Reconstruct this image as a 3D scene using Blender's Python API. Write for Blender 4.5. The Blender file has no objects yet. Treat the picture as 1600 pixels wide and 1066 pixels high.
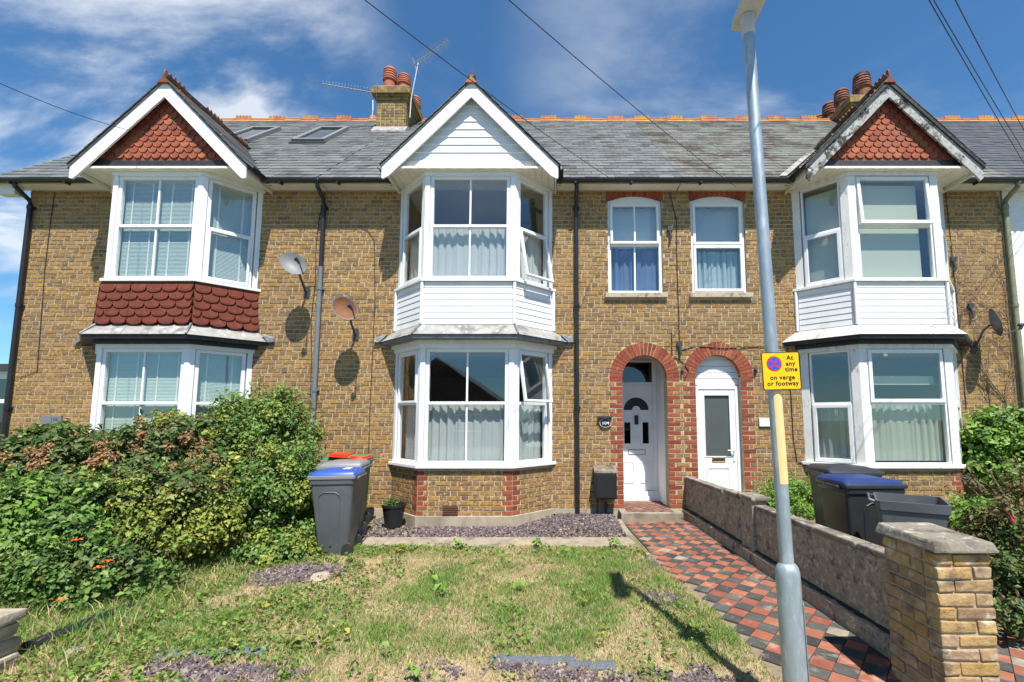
import bpy, bmesh, math, random
import numpy as np
from mathutils import Matrix, Vector, noise
random.seed(7); RNG = np.random.default_rng(7)
sc = bpy.context.scene
COL = sc.collection
R = math.radians

# ------------------------------------------------------------------ camera, sky, sun, exposure
CAM = Vector((0.0, -7.8, 1.74)); PITCH = R(5.65)
F_PX, PX, PY = 720.0, 865.0, 583.0            # in pixels of the 1600 wide photograph
cd = bpy.data.cameras.new('camera'); cam = bpy.data.objects.new('camera', cd); COL.objects.link(cam)
cam.location = CAM; cam.rotation_euler = (R(90) + PITCH, 0, 0)
cd.sensor_width = 36; cd.sensor_fit = 'HORIZONTAL'; cd.lens = F_PX / 1600 * 36
cd.shift_x = (800 - PX) / 1600; cd.shift_y = (PY - 533) / 1600
cd.clip_start = 0.05; cd.clip_end = 2000
sc.camera = cam
SUN_DIR = Vector((0.284, -1.0, 1.955)).normalized()
SUN_EL = math.asin(SUN_DIR.z); SUN_AZ = math.atan2(SUN_DIR.x, SUN_DIR.y)
w = bpy.data.worlds.new('World'); sc.world = w; w.use_nodes = True
nt = w.node_tree; nt.nodes.clear()
def N(t, **k):
    n = nt.nodes.new(t)
    for a, b in k.items(): setattr(n, a, b)
    return n
def L(a, b): nt.links.new(a, b)
out = N('ShaderNodeOutputWorld'); bg = N('ShaderNodeBackground'); bg.inputs['Strength'].default_value = 0.068
sky = N('ShaderNodeTexSky', sky_type='NISHITA'); sky.sun_disc = False
sky.sun_elevation = SUN_EL; sky.sun_rotation = SUN_AZ
sky.air_density = 1.0; sky.dust_density = 0.15; sky.ozone_density = 2.6; sky.altitude = 0
tc = N('ShaderNodeTexCoord')
sep = N('ShaderNodeSeparateXYZ'); L(tc.outputs['Generated'], sep.inputs[0])
zz = N('ShaderNodeMath', operation='MAXIMUM'); L(sep.outputs['Z'], zz.inputs[0]); zz.inputs[1].default_value = 0.0
za = N('ShaderNodeMath', operation='ADD'); L(zz.outputs[0], za.inputs[0]); za.inputs[1].default_value = 0.18
dv = N('ShaderNodeVectorMath', operation='DIVIDE'); L(tc.outputs['Generated'], dv.inputs[0])
cmb = N('ShaderNodeCombineXYZ')
for i in range(3): L(za.outputs[0], cmb.inputs[i])
L(cmb.outputs[0], dv.inputs[1])
def cloud(loc, rot, scl, nscale, detail, rough, dist, lo, hi):
    mp = N('ShaderNodeMapping'); mp.inputs['Location'].default_value = loc
    mp.inputs['Rotation'].default_value = (0, 0, rot); mp.inputs['Scale'].default_value = scl
    L(dv.outputs[0], mp.inputs['Vector'])
    ns = N('ShaderNodeTexNoise'); ns.inputs['Scale'].default_value = nscale; ns.inputs['Detail'].default_value = detail
    ns.inputs['Roughness'].default_value = rough; ns.inputs['Distortion'].default_value = dist
    L(mp.outputs[0], ns.inputs['Vector'])
    mr = N('ShaderNodeMapRange', interpolation_type='SMOOTHSTEP'); mr.inputs['From Min'].default_value = lo; mr.inputs['From Max'].default_value = hi
    L(ns.outputs['Fac'], mr.inputs['Value'])
    return mr.outputs[0]
fine = cloud((2.3, 1.1, 0), 0.75, (1.0, 1.9, 0), 1.35, 11, 0.58, 0.45, 0.40, 0.80)   # wisps
thin = cloud((5.0, 2.0, 0), 0.95, (1.0, 2.6, 0), 1.3, 9, 0.6, 0.6, 0.56, 1.0)    # faint streaks all over
nrm = N('ShaderNodeVectorMath', operation='NORMALIZE'); L(tc.outputs['Generated'], nrm.inputs[0])
def bank(d, lo, hi):      # a bank of cirrus lying in direction d
    dt = N('ShaderNodeVectorMath', operation='DOT_PRODUCT'); L(nrm.outputs[0], dt.inputs[0]); dt.inputs[1].default_value = Vector(d).normalized()
    mr = N('ShaderNodeMapRange', interpolation_type='SMOOTHSTEP'); L(dt.outputs['Value'], mr.inputs['Value']); mr.inputs['From Min'].default_value = math.cos(R(lo)); mr.inputs['From Max'].default_value = math.cos(R(hi)); return mr.outputs[0]
acc = None
for d, lo, hi, k_ in (((-.98, .93, .80), 25, 5, 2.0), ((-1.25, .95, .45), 16, 3, .2), ((.32, .93, .80), 22, 3, .42), ((.50, .95, .62), 7, 1, .5), ((.9, .9, .9), 22, 6, .3), ((-1.6, -.6, .9), 36, 8, .5), ((.8, -1.2, .7), 32, 8, .35), ((-.3, -1.0, .45), 20, 6, .45)):  # the banks behind the camera are invented, kept weak for the window reflections
    mm_ = N('ShaderNodeMath', operation='MULTIPLY_ADD'); L(bank(d, lo, hi), mm_.inputs[0]); mm_.inputs[1].default_value = k_
    if acc is None: mm_.inputs[2].default_value = 0.0
    else: L(acc, mm_.inputs[2])
    acc = mm_.outputs[0]
m1 = N('ShaderNodeMath', operation='MULTIPLY'); L(acc, m1.inputs[0]); L(fine, m1.inputs[1])
m2 = N('ShaderNodeMath', operation='MULTIPLY_ADD'); L(thin, m2.inputs[0]); m2.inputs[1].default_value = 0.16; L(m1.outputs[0], m2.inputs[2])
m3 = N('ShaderNodeMath', operation='MINIMUM'); L(m2.outputs[0], m3.inputs[0]); m3.inputs[1].default_value = 0.72
deep = N('ShaderNodeMixRGB', blend_type='MULTIPLY'); deep.inputs['Fac'].default_value = 1; L(sky.outputs[0], deep.inputs['Color1']); deep.inputs['Color2'].default_value = (.68, 1.12, 1.36, 1)   # a clear, deep summer blue
mx = N('ShaderNodeMixRGB'); L(m3.outputs[0], mx.inputs['Fac']); L(deep.outputs[0], mx.inputs['Color1'])
mx.inputs['Color2'].default_value = (8.6, 9.0, 9.4, 1)
L(mx.outputs[0], bg.inputs['Color']); L(bg.outputs[0], out.inputs['Surface'])
sd = bpy.data.lights.new('sun', 'SUN'); sun = bpy.data.objects.new('sun', sd); COL.objects.link(sun)
sd.energy = 5.0; sd.angle = R(0.53); sd.color = (1.0, 0.95, 0.87)
sun.rotation_euler = SUN_DIR.to_track_quat('Z', 'Y').to_euler(); sun.location = (4, -14, 28)
sc.view_settings.view_transform = 'Standard'; sc.view_settings.look = 'None'
sc.view_settings.exposure = 0.78; sc.view_settings.gamma = 1.0; sc.view_settings.use_curve_mapping = False
sc.render.engine = 'CYCLES'

# ------------------------------------------------------------------ pixel to place
_c, _s = math.cos(PITCH), math.sin(PITCH)
def ray(x, y):
    u = (x - PX) / F_PX; v = (PY - y) / F_PX
    return Vector((u, _c - v * _s, _s + v * _c))
def on_y(x, y, Y=0.0):
    r = ray(x, y); return CAM + r * ((Y - CAM.y) / r.y)
def on_ground(x, y):
    r = ray(x, y); t = (0.1125 + 0.025 * CAM.y - CAM.z) / (r.z - 0.025 * r.y); return CAM + r * t
def ground_z(x, y): return 0.1125 + 0.025 * max(-5.5, min(-0.5, y))
def project(p):
    d = p - CAM; dep = d.y * _c + d.z * _s
    return PX + F_PX * d.x / dep, PY - F_PX * (-d.y * _s + d.z * _c) / dep, dep

# ------------------------------------------------------------------ materials
def mat(name, base, rough=0.6, var=0.0, nscale=8.0, var2=None, bump=0.0, bscale=60.0, metal=0.0, spec=0.5, ramp=None, rnd=0.0, stretch=(1, 1, 1), coords='Object', mixnoise=None, detail=6.0):
    """base colour; var = brightness spread by noise; var2 = second colour mixed in by noise; ramp = colours by random per piece; mixnoise=(colour, scale, lo, hi)"""
    m = bpy.data.materials.new(name); m.use_nodes = True
    t = m.node_tree; b = t.nodes['Principled BSDF']
    b.inputs['Roughness'].default_value = rough; b.inputs['Metallic'].default_value = metal
    b.inputs['Specular IOR Level'].default_value = spec
    def nn(k, **kw):
        n = t.nodes.new(k)
        for a, c in kw.items(): setattr(n, a, c)
        return n
    lk = t.links.new
    tcn = nn('ShaderNodeTexCoord'); mp = nn('ShaderNodeMapping'); mp.inputs['Scale'].default_value = stretch
    if coords == 'World':
        g = nn('ShaderNodeNewGeometry'); lk(g.outputs['Position'], mp.inputs['Vector'])
    else:
        lk(tcn.outputs[coords], mp.inputs['Vector'])
    def noi(scale, det=detail, rg=0.6):
        n = nn('ShaderNodeTexNoise'); n.inputs['Scale'].default_value = scale; n.inputs['Detail'].default_value = det
        n.inputs['Roughness'].default_value = rg; lk(mp.outputs[0], n.inputs['Vector']); return n.outputs['Fac']
    col = None
    if ramp:
        g = nn('ShaderNodeNewGeometry'); oi = nn('ShaderNodeObjectInfo')
        ad = nn('ShaderNodeMath', operation='ADD'); lk(g.outputs['Random Per Island'], ad.inputs[0]); lk(oi.outputs['Random'], ad.inputs[1])
        fr = nn('ShaderNodeMath', operation='FRACT'); lk(ad.outputs[0], fr.inputs[0])
        rp = nn('ShaderNodeValToRGB'); cr = rp.color_ramp
        while len(cr.elements) < len(ramp): cr.elements.new(0.5)
        for i, (p, cc) in enumerate(ramp):
            cr.elements[i].position = p; cr.elements[i].color = (*cc, 1)
        lk(fr.outputs[0], rp.inputs['Fac']); col = rp.outputs['Color']
    else:
        rgb = nn('ShaderNodeRGB'); rgb.outputs[0].default_value = (*base, 1); col = rgb.outputs[0]
    def mix(fac, c1, c2, bt='MIX'):
        n = nn('ShaderNodeMixRGB', blend_type=bt)
        if hasattr(fac, 'node'): lk(fac, n.inputs['Fac'])
        else: n.inputs['Fac'].default_value = fac
        for s_, c_ in (('Color1', c1), ('Color2', c2)):
            if hasattr(c_, 'node'): lk(c_, n.inputs[s_])
            else: n.inputs[s_].default_value = (*c_, 1)
        return n.outputs[0]
    def rng(v, a, bq, c=0.0, d=1.0):
        n = nn('ShaderNodeMapRange'); lk(v, n.inputs['Value'])
        for k, x in zip(('From Min', 'From Max', 'To Min', 'To Max'), (a, bq, c, d)): n.inputs[k].default_value = x
        return n.outputs[0]
    if var2 is not None: col = mix(rng(noi(nscale * 0.7), 0.38, 0.62), col, var2)
    if mixnoise:
        for (mc, ms, lo, hi) in (mixnoise if isinstance(mixnoise, list) else [mixnoise]): col = mix(rng(noi(ms), lo, hi), col, mc)
    if var > 0:
        f = rng(noi(nscale), 0.25, 0.75, 1 - var, 1 + var)
        cb = nn('ShaderNodeCombineXYZ')
        for i in range(3): lk(f, cb.inputs[i])
        col = mix(1.0, col, cb.outputs[0], 'MULTIPLY')
    lk(col, b.inputs['Base Color'])
    if bump > 0:
        bn = nn('ShaderNodeBump'); bn.inputs['Strength'].default_value = 1.0; bn.inputs['Distance'].default_value = bump
        lk(noi(bscale), bn.inputs['Height']); lk(bn.outputs[0], b.inputs['Normal'])
    return m
M = {}
M['brick'] = mat('stock_brick', (.4, .25, .1), .9, .36, 30, bump=.005, bscale=70, spec=.2, coords='World',
    ramp=[(0, (0.324, 0.189, 0.066)), (.12, (0.254, 0.150, 0.059)), (.24, (0.358, 0.218, 0.078)), (.36, (0.299, 0.173, 0.064)), (.46, (0.201, 0.121, 0.059)), (.54, (0.370, 0.235, 0.098)), (.64, (0.276, 0.142, 0.049)), (.72, (0.329, 0.209, 0.088)), (.80, (0.369, 0.209, 0.059)), (.87, (0.166, 0.105, 0.058)), (.93, (0.311, 0.183, 0.067)), (1, (0.247, 0.161, 0.080))],
    mixnoise=[((.16, .105, .06), 17, .53, .66), ((.55, .40, .19), 24, .56, .68), ((.46, .235, .05), 9, .57, .70), ((.25, .165, .085), .8, .50, .72)])
M['brick_header'] = mat('burnt_header', (.3, .2, .1), .9, .36, 30, bump=.005, bscale=70, spec=.2, coords='World',
    ramp=[(0, (0.236, 0.147, 0.075)), (.2, (0.333, 0.199, 0.085)), (.38, (0.175, 0.115, 0.072)), (.55, (0.285, 0.175, 0.084)), (.7, (0.386, 0.241, 0.100)), (.82, (0.159, 0.108, 0.071)), (1, (0.264, 0.161, 0.079))],
    mixnoise=[((.14, .095, .06), 17, .53, .66), ((.52, .38, .19), 24, .57, .68)])
M['brick_red'] = mat('red_brick', (.42, .09, .04), .85, .28, 20, bump=.003, bscale=70, spec=.2, coords='World', mixnoise=((.22, .07, .045), 9, .55, .72),
    ramp=[(0, (0.255, 0.056, 0.031)), (.3, (0.311, 0.081, 0.040)), (.55, (0.191, 0.043, 0.028)), (.8, (0.335, 0.106, 0.051)), (1, (0.231, 0.056, 0.033))])
M['brick_old'] = mat('weathered_brick', (.4, .28, .13), .95, .35, 14, bump=.008, bscale=40, spec=.2,
    ramp=[(0, (0.391, 0.258, 0.107)), (.2, (0.321, 0.213, 0.116)), (.4, (0.445, 0.303, 0.151)), (.6, (0.347, 0.214, 0.072)), (.75, (0.250, 0.161, 0.107)), (.9, (0.391, 0.285, 0.178)), (1, (0.302, 0.196, 0.098))],
    coords='World', mixnoise=[((.50, .43, .31), 12, .58, .70), ((.16, .12, .08), 5, .54, .68)])
M['brick_lichen'] = mat('lichen_brick', (.3, .2, .08), .95, .3, 10, bump=.004, spec=.2,
    coords='World', ramp=[(0, (.28, .19, .08)), (.3, (.19, .13, .065)), (.6, (.33, .23, .095)), (1, (.15, .105, .07))], mixnoise=[((.30, .22, .055), 5, .52, .66), ((.09, .07, .055), 8, .56, .68)])
M['mortar'] = mat('mortar', (.49, .395, .25), .95, .25, 12, bump=.002, bscale=200, spec=.2, coords='World', mixnoise=((.40, .32, .21), 1.3, .45, .65))
M['mortar_grey'] = mat('mortar_old', (.42, .34, .24), .95, .25, 14, bump=.004, bscale=120, spec=.2)
M['plinth'] = mat('cement_render', (.38, .325, .24), .9, .22, 5, bump=.002, bscale=90, coords='World', spec=.2, mixnoise=[((.26, .22, .165), 2.2, .48, .66), ((.44, .39, .30), 8, .58, .7)])
M['concrete'] = mat('old_concrete', (.27, .23, .175), .95, .25, 9, bump=.004, bscale=60, coords='World', spec=.2, mixnoise=[((.15, .13, .10), 5, .52, .68), ((.36, .31, .23), 11, .58, .7)])
M['concrete_wall'] = mat('rendered_wall', (.32, .26, .185), .95, .35, 16, bump=.012, bscale=60, spec=.2, coords='World', mixnoise=[((.36, .29, .20), 2.0, .48, .66), ((.13, .105, .08), 6, .55, .66), ((.50, .44, .36), 22, .55, .66), ((.12, .10, .08), 30, .60, .70)])
M['moss'] = mat('black_moss', (.045, .042, .032), .95, .4, 20, bump=.01, bscale=60, spec=.1, coords='World', mixnoise=((.12, .10, .07), 12, .58, .7))
M['coping'] = mat('lichen_coping', (.22, .19, .15), .95, .3, 12, bump=.008, bscale=40, coords='World', spec=.2, mixnoise=[((.40, .38, .34), 10, .55, .64), ((.085, .075, .065), 6, .52, .64)])
M['shaded_brick'] = mat('shaded_brick', (.07, .045, .035), .9, .2, 6)  # brick colour darkened to hold the shade of walls facing away from the sun
M['upvc'] = mat('white_upvc', (.78, .79, .795), .3, .05, 3, spec=.5, coords='World', mixnoise=[((.66, .65, .61), 2.3, .56, .80), ((.70, .70, .69), 16, .60, .80)])
M['white_paint'] = mat('white_paint', (.76, .76, .75), .5, .06, 6, spec=.4, coords='World', mixnoise=[((.60, .57, .51), 3, .58, .80), ((.66, .65, .62), 18, .60, .78)])
M['old_white'] = mat('weathered_white_paint', (.74, .73, .70), .65, .10, 12, bump=.002, bscale=80, spec=.3, stretch=(1, 1, .25), mixnoise=[((.42, .38, .32), 26, .60, .70), ((.58, .54, .48), 9, .55, .75)])
M['flaky'] = mat('flaking_bargeboard_paint', (.40, .40, .385), .8, .2, 14, bump=.004, bscale=60, spec=.2, coords='World', mixnoise=[((.05, .048, .045), 4.5, .50, .57), ((.20, .19, .18), 22, .54, .64), ((.58, .58, .56), 9, .60, .68)])
M['black_wood'] = mat('black_painted_wood', (.022, .02, .022), .6, .4, 12, bump=.003, bscale=60, mixnoise=((.12, .10, .09), 24, .60, .68))
M['soffit'] = mat('cream_soffit', (.74, .71, .62), .6, .10, 5)
M['black_plastic'] = mat('black_plastic', (.016, .017, .02), .38, .2, 8)
M['grey_pipe'] = mat('grey_pipe_paint', (.15, .18, .215), .45, .15, 8)
M['green_pipe'] = mat('olive_pipe_paint', (.20, .21, .13), .6, .2, 8)
M['lead'] = mat('lead_sheet', (.17, .185, .20), .55, .25, 9, metal=.2, coords='World', mixnoise=[((.34, .34, .33), 5, .54, .68), ((.09, .09, .10), 12, .56, .68)])
M['lead_pale'] = mat('stained_lead', (.27, .265, .25), .65, .25, 9, coords='World', mixnoise=[((.15, .14, .13), 4, .50, .64), ((.42, .41, .39), 11, .56, .68)])
M['painted_lead'] = mat('painted_lead', (.46, .455, .44), .6, .15, 8, coords='World', mixnoise=[((.30, .28, .25), 7, .55, .7)])
M['slate'] = mat('roof_slate', (.2, .21, .2), .62, .22, 14, bump=.002, bscale=60, spec=.4,
    coords='World', ramp=[(0, (.105, .115, .115)), (.2, (.13, .142, .138)), (.4, (.085, .095, .098)), (.6, (.15, .157, .148)), (.75, (.115, .123, .12)), (.88, (.062, .067, .072)), (1, (.135, .142, .135))],
    mixnoise=[((.06, .052, .045), 1.5, .55, .70), ((.19, .19, .165), 9, .60, .72)])
M['slate_c'] = mat('lichen_slate', (.2, .2, .18), .7, .25, 14, bump=.003, bscale=60, spec=.3,
    ramp=[(0, (.13, .135, .122)), (.25, (.155, .16, .14)), (.5, (.105, .11, .105)), (.75, (.17, .17, .15)), (1, (.085, .085, .08))],
    mixnoise=[((.06, .048, .038), 1.5, .48, .62), ((.21, .20, .17), 9, .58, .70), ((.36, .18, .035), 2.6, .655, .70)], coords='World')
M['slate_d'] = mat('dark_new_slate', (.09, .1, .11), .55, .15, 14, spec=.4, ramp=[(0, (.060, .065, .075)), (.5, (.078, .083, .092)), (1, (.05, .055, .062))])
M['clay'] = mat('clay_ridge', (.46, .17, .07), .9, .2, 9, bump=.003, bscale=50, spec=.2, ramp=[(0, (.40, .16, .09)), (.5, (.34, .13, .08)), (1, (.44, .20, .11))], coords='World', mixnoise=((.46, .24, .055), 3.5, .45, .60))
M['clay_dark'] = mat('dark_clay', (.20, .07, .045), .9, .25, 9, spec=.2, coords='World', mixnoise=((.26, .17, .05), 6, .54, .68))
M['pot'] = mat('terracotta_pot', (.36, .12, .065), .8, .22, 9, bump=.002, spec=.3, mixnoise=((.14, .06, .045), 5, .55, .72))
M['pot_dark'] = mat('sooty_pot', (.25, .10, .065), .85, .25, 8, spec=.2, mixnoise=((.06, .035, .03), 5, .46, .62))
M['tile_red'] = mat('hung_clay_tile', (.4, .1, .05), .8, .18, 18, bump=.002, bscale=60, spec=.3,
    ramp=[(0, (.27, .068, .036)), (.3, (.32, .09, .042)), (.55, (.20, .05, .032)), (.75, (.36, .115, .05)), (.9, (.23, .085, .055)), (1, (.29, .075, .038))], coords='World', mixnoise=((.15, .055, .04), 8, .55, .72))
M['tile_maroon'] = mat('painted_maroon_tile', (.14, .037, .023), .75, .22, 14, bump=.003, spec=.15, coords='World', mixnoise=((.18, .06, .045), 9, .56, .72))
M['floor_red'] = mat('red_quarry_tile', (.44, .13, .07), .92, .18, 12, bump=.0015, bscale=90, spec=.12,
    coords='World', ramp=[(0, (0.254, 0.090, 0.057)), (.35, (0.300, 0.122, 0.077)), (.65, (0.209, 0.070, 0.049)), (1, (0.277, 0.110, 0.072))], mixnoise=[((.32, .23, .16), 6, .56, .74), ((.20, .13, .09), 17, .58, .70)])
M['floor_black'] = mat('black_quarry_tile', (.05, .052, .05), .92, .25, 12, bump=.0015, bscale=90, spec=.12,
    coords='World', ramp=[(0, (.05, .052, .052)), (.4, (.085, .087, .082)), (.7, (.04, .041, .04)), (1, (.11, .108, .095))], mixnoise=[((.24, .21, .165), 6, .57, .74), ((.12, .105, .085), 17, .58, .70)])
M['grout'] = mat('dirty_grout', (.20, .16, .11), .95, .3, 20, bump=.003, spec=.2)
M['soil'] = mat('dry_soil', (.34, .27, .17), .95, .35, 3, bump=.02, bscale=30, spec=.1, coords='World', mixnoise=[((.19, .20, .08), 1.6, .44, .60), ((.46, .39, .26), 5, .58, .72)])
M['ground'] = mat('rough_ground', (.14, .14, .06), .95, .3, 2, bump=.01, bscale=20, spec=.1, coords='World', mixnoise=((.22, .18, .11), 1.1, .5, .65))
M['turf'] = mat('turf', (.10, .20, .035), .9, .3, 12, bump=.01, bscale=90, spec=.1, coords='World', mixnoise=((.16, .22, .06), 3, .48, .66))
M['tarmac'] = mat('tarmac', (.06, .06, .06), .9, .25, 30, bump=.003, bscale=150, coords='World')
M['paving'] = mat('grey_paving', (.26, .25, .23), .9, .2, 4, bump=.002, bscale=80, coords='World')
M['slate_chip'] = mat('plum_slate_chip', (.2, .15, .17), .8, .2, 20, spec=.2, ramp=[(0, (.10, .075, .085)), (.35, (.16, .125, .135)), (.6, (.065, .05, .058)), (.8, (.22, .185, .18)), (.90, (.34, .27, .19)), (1, (.12, .09, .10))])
M['fabric'] = mat('weed_membrane', (.10, .12, .14), .55, .25, 20, bump=.002, bscale=90)
M['rock'] = mat('pale_rubble', (.36, .31, .24), .95, .3, 9, bump=.01, bscale=30, spec=.2, coords='World', mixnoise=((.24, .19, .14), 4, .5, .65))
M['galv'] = mat('galvanised_steel', (.36, .42, .45), .46, .14, 16, metal=.55, stretch=(1, 1, .35), mixnoise=((.50, .56, .58), 22, .52, .68))
M['galv_dark'] = mat('dull_galvanised', (.30, .33, .35), .5, .2, 16, metal=.5)
M['lamp_grey'] = mat('lantern_grey', (.50, .50, .47), .6, .12, 8)
M['lamp_glass'] = mat('lantern_lens', (.45, .44, .38), .25, .1, 8)
M['sign_yellow'] = mat('sign_yellow', (.86, .50, .004), .4, .04, 8, spec=.35)
M['sign_black'] = mat('sign_black', (.012, .012, .012), .5)
M['sign_red'] = mat('sign_red', (.62, .008, .03), .4)
M['sign_blue'] = mat('sign_blue', (.012, .10, .60), .4)
M['beige'] = mat('beige_reflective_band', (.80, .56, .25), .45, .04, 10)
M['bin_grey'] = mat('grey_bin_plastic', (.088, .098, .105), .42, .10, 5, spec=.45, mixnoise=((.13, .135, .135), 4, .55, .75))
M['bin_lid_grey'] = mat('grey_lid_plastic', (.17, .175, .18), .5, .12, 5)
M['bin_dark'] = mat('dark_bin_plastic', (.028, .03, .034), .4, .15, 5)
M['bin_blue'] = mat('blue_lid_plastic', (.02, .075, .33), .4, .10, 5, coords='World', mixnoise=((.05, .12, .36), 9, .58, .75))
M['bin_navy'] = mat('navy_lid_plastic', (.008, .028, .13), .45, .10, 5)
M['bin_green'] = mat('green_plastic', (.045, .16, .06), .5, .15, 5)
M['red_plastic'] = mat('red_plastic', (.62, .04, .012), .4, .08, 5)
M['paper'] = mat('white_paper', (.74, .74, .72), .6)
M['rubber'] = mat('tyre_rubber', (.02, .02, .02), .7, .2, 20)
M['dish_grey'] = mat('dish_grey', (.15, .155, .155), .55, .10, 9)
M['dish_rust'] = mat('rusty_dish', (.17, .062, .018), .75, .2, 7, mixnoise=[((.11, .034, .013), 6, .5, .65), ((.22, .11, .045), 12, .6, .7)])
M['dish_dark'] = mat('dark_dish', (.05, .055, .06), .5, .2, 9)
M['metal_dark'] = mat('dark_metal', (.04, .042, .045), .5, .2, 12)
M['alu'] = mat('aluminium', (.55, .56, .57), .38, .1, 12, metal=.7)
M['cable'] = mat('black_cable', (.015, .015, .016), .6)
M['frosted'] = mat('frosted_glass', (.085, .10, .095), .18, .12, 3, spec=.6)
M['gold'] = mat('brass', (.55, .38, .12), .3, .1, 12, metal=.8)
M['plaster'] = mat('plaster', (.42, .38, .32), .9, .08, 2)
M['carpet'] = mat('carpet', (.14, .11, .09), .95, .1, 8)
M['white_render'] = mat('white_roughcast', (.78, .79, .80), .9, .05, 6, bump=.02, bscale=28, spec=.2)
M['iron'] = mat('rusty_iron_vent', (.10, .045, .025), .8, .3, 18, bump=.002)
M['stone_sill'] = mat('stone_sill', (.44, .38, .29), .9, .22, 14, bump=.003, spec=.2, mixnoise=((.16, .13, .10), 8, .56, .68))
M['velux'] = mat('rooflight_frame', (.22, .235, .235), .45, .1, 8, metal=.3)
def cloth(name, colr, trans=.35):
    m = bpy.data.materials.new(name); m.use_nodes = True; t = m.node_tree; b = t.nodes['Principled BSDF']; o = t.nodes['Material Output']
    b.inputs['Base Color'].default_value = (*colr, 1); b.inputs['Roughness'].default_value = .9; b.inputs['Specular IOR Level'].default_value = .1
    tl = t.nodes.new('ShaderNodeBsdfTranslucent'); tl.inputs['Color'].default_value = (*colr, 1)
    mxx = t.nodes.new('ShaderNodeMixShader'); mxx.inputs['Fac'].default_value = trans
    t.links.new(b.outputs[0], mxx.inputs[1]); t.links.new(tl.outputs[0], mxx.inputs[2]); t.links.new(mxx.outputs[0], o.inputs['Surface']); return m
M['net'] = cloth('white_net', (.78, .80, .80)); M['net_blue'] = cloth('blue_curtain', (.20, .28, .48)); M['net_teal'] = cloth('pale_teal_net', (.58, .70, .74))
M['net_sage'] = cloth('pale_sage_net', (.62, .68, .62)); M['blind_sage'] = cloth('sage_roller_blind', (.58, .60, .48), .15); M['blind_white'] = cloth('white_slat', (.64, .72, .68), .2)
M['brown_curtain'] = cloth('brown_curtain', (.20, .12, .07), .1); M['reflect_film'] = cloth('pale_reflect_film', (.66, .74, .80), .2)
def glass(name, tint, refl=1.0):
    m = bpy.data.materials.new(name); m.use_nodes = True; t = m.node_tree; t.nodes.clear()
    o = t.nodes.new('ShaderNodeOutputMaterial'); tr = t.nodes.new('ShaderNodeBsdfTransparent'); tr.inputs['Color'].default_value = (*tint, 1)
    gl = t.nodes.new('ShaderNodeBsdfGlossy'); gl.inputs['Roughness'].default_value = .004; gl.inputs['Color'].default_value = (refl, refl, refl, 1)
    ns = t.nodes.new('ShaderNodeTexNoise'); ns.inputs['Scale'].default_value = 1.7; ns.inputs['Detail'].default_value = 1
    tcn = t.nodes.new('ShaderNodeTexCoord'); t.links.new(tcn.outputs['Object'], ns.inputs['Vector'])
    bp = t.nodes.new('ShaderNodeBump'); bp.inputs['Strength'].default_value = 1; bp.inputs['Distance'].default_value = .0012
    t.links.new(ns.outputs['Fac'], bp.inputs['Height']); t.links.new(bp.outputs[0], gl.inputs['Normal'])
    fr = t.nodes.new('ShaderNodeFresnel'); ge = t.nodes.new('ShaderNodeNewGeometry')
    ir = t.nodes.new('ShaderNodeMath'); ir.operation = 'MULTIPLY_ADD'; ir.inputs[1].default_value = 1 / 1.75 - 1.75; ir.inputs[2].default_value = 1.75
    t.links.new(ge.outputs['Backfacing'], ir.inputs[0]); t.links.new(ir.outputs[0], fr.inputs['IOR'])
    mxx = t.nodes.new('ShaderNodeMixShader'); t.links.new(fr.outputs[0], mxx.inputs['Fac'])
    t.links.new(tr.outputs[0], mxx.inputs[1]); t.links.new(gl.outputs[0], mxx.inputs[2]); t.links.new(mxx.outputs[0], o.inputs['Surface']); return m
M['glass'] = glass('window_glass', (.93, .955, .95)); M['glass_dark'] = glass('tinted_glass', (.22, .25, .25))
def leafmat(name, ramp, trans=.30, rough=.5):
    m = mat(name, (.1, .2, .04), rough, .12, 14, spec=.35, ramp=ramp); t = m.node_tree; b = t.nodes['Principled BSDF']; o = t.nodes['Material Output']
    src = b.inputs['Base Color'].links[0].from_socket
    tl = t.nodes.new('ShaderNodeBsdfTranslucent'); t.links.new(src, tl.inputs['Color'])
    mxx = t.nodes.new('ShaderNodeMixShader'); mxx.inputs['Fac'].default_value = trans
    t.links.new(b.outputs[0], mxx.inputs[1]); t.links.new(tl.outputs[0], mxx.inputs[2]); t.links.new(mxx.outputs[0], o.inputs['Surface']); return m
M['leaf_green'] = leafmat('green_leaf', [(0, (.085, .17, .032)), (.25, (.13, .25, .05)), (.5, (.06, .13, .025)), (.7, (.18, .29, .07)), (.88, (.27, .34, .10)), (1, (.11, .21, .04))], .35)
M['leaf_dark'] = leafmat('dark_green_leaf', [(0, (.05, .105, .025)), (.3, (.085, .155, .035)), (.55, (.04, .08, .02)), (.8, (.13, .19, .05)), (.92, (.17, .13, .05)), (1, (.09, .17, .04))], .3)
M['leaf_yellow'] = leafmat('yellow_green_leaf', [(0, (.19, .27, .04)), (.3, (.32, .36, .06)), (.55, (.11, .18, .03)), (.8, (.48, .45, .11)), (1, (.22, .28, .05))], .35)
M['leaf_lime'] = leafmat('lime_leaf', [(0, (.15, .29, .035)), (.4, (.22, .38, .06)), (.7, (.11, .23, .035)), (1, (.29, .42, .09))], .35)
M['leaf_weed'] = leafmat('weed_leaf', [(0, (.10, .20, .03)), (.3, (.17, .28, .05)), (.6, (.08, .15, .025)), (.85, (.27, .33, .07)), (1, (.30, .25, .10))], .3)
M['leaf_rust'] = leafmat('rusty_flower_head', [(0, (.30, .14, .06)), (.35, (.38, .22, .10)), (.6, (.20, .09, .045)), (.85, (.42, .30, .13)), (1, (.26, .15, .07))], .15, .8)
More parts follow.
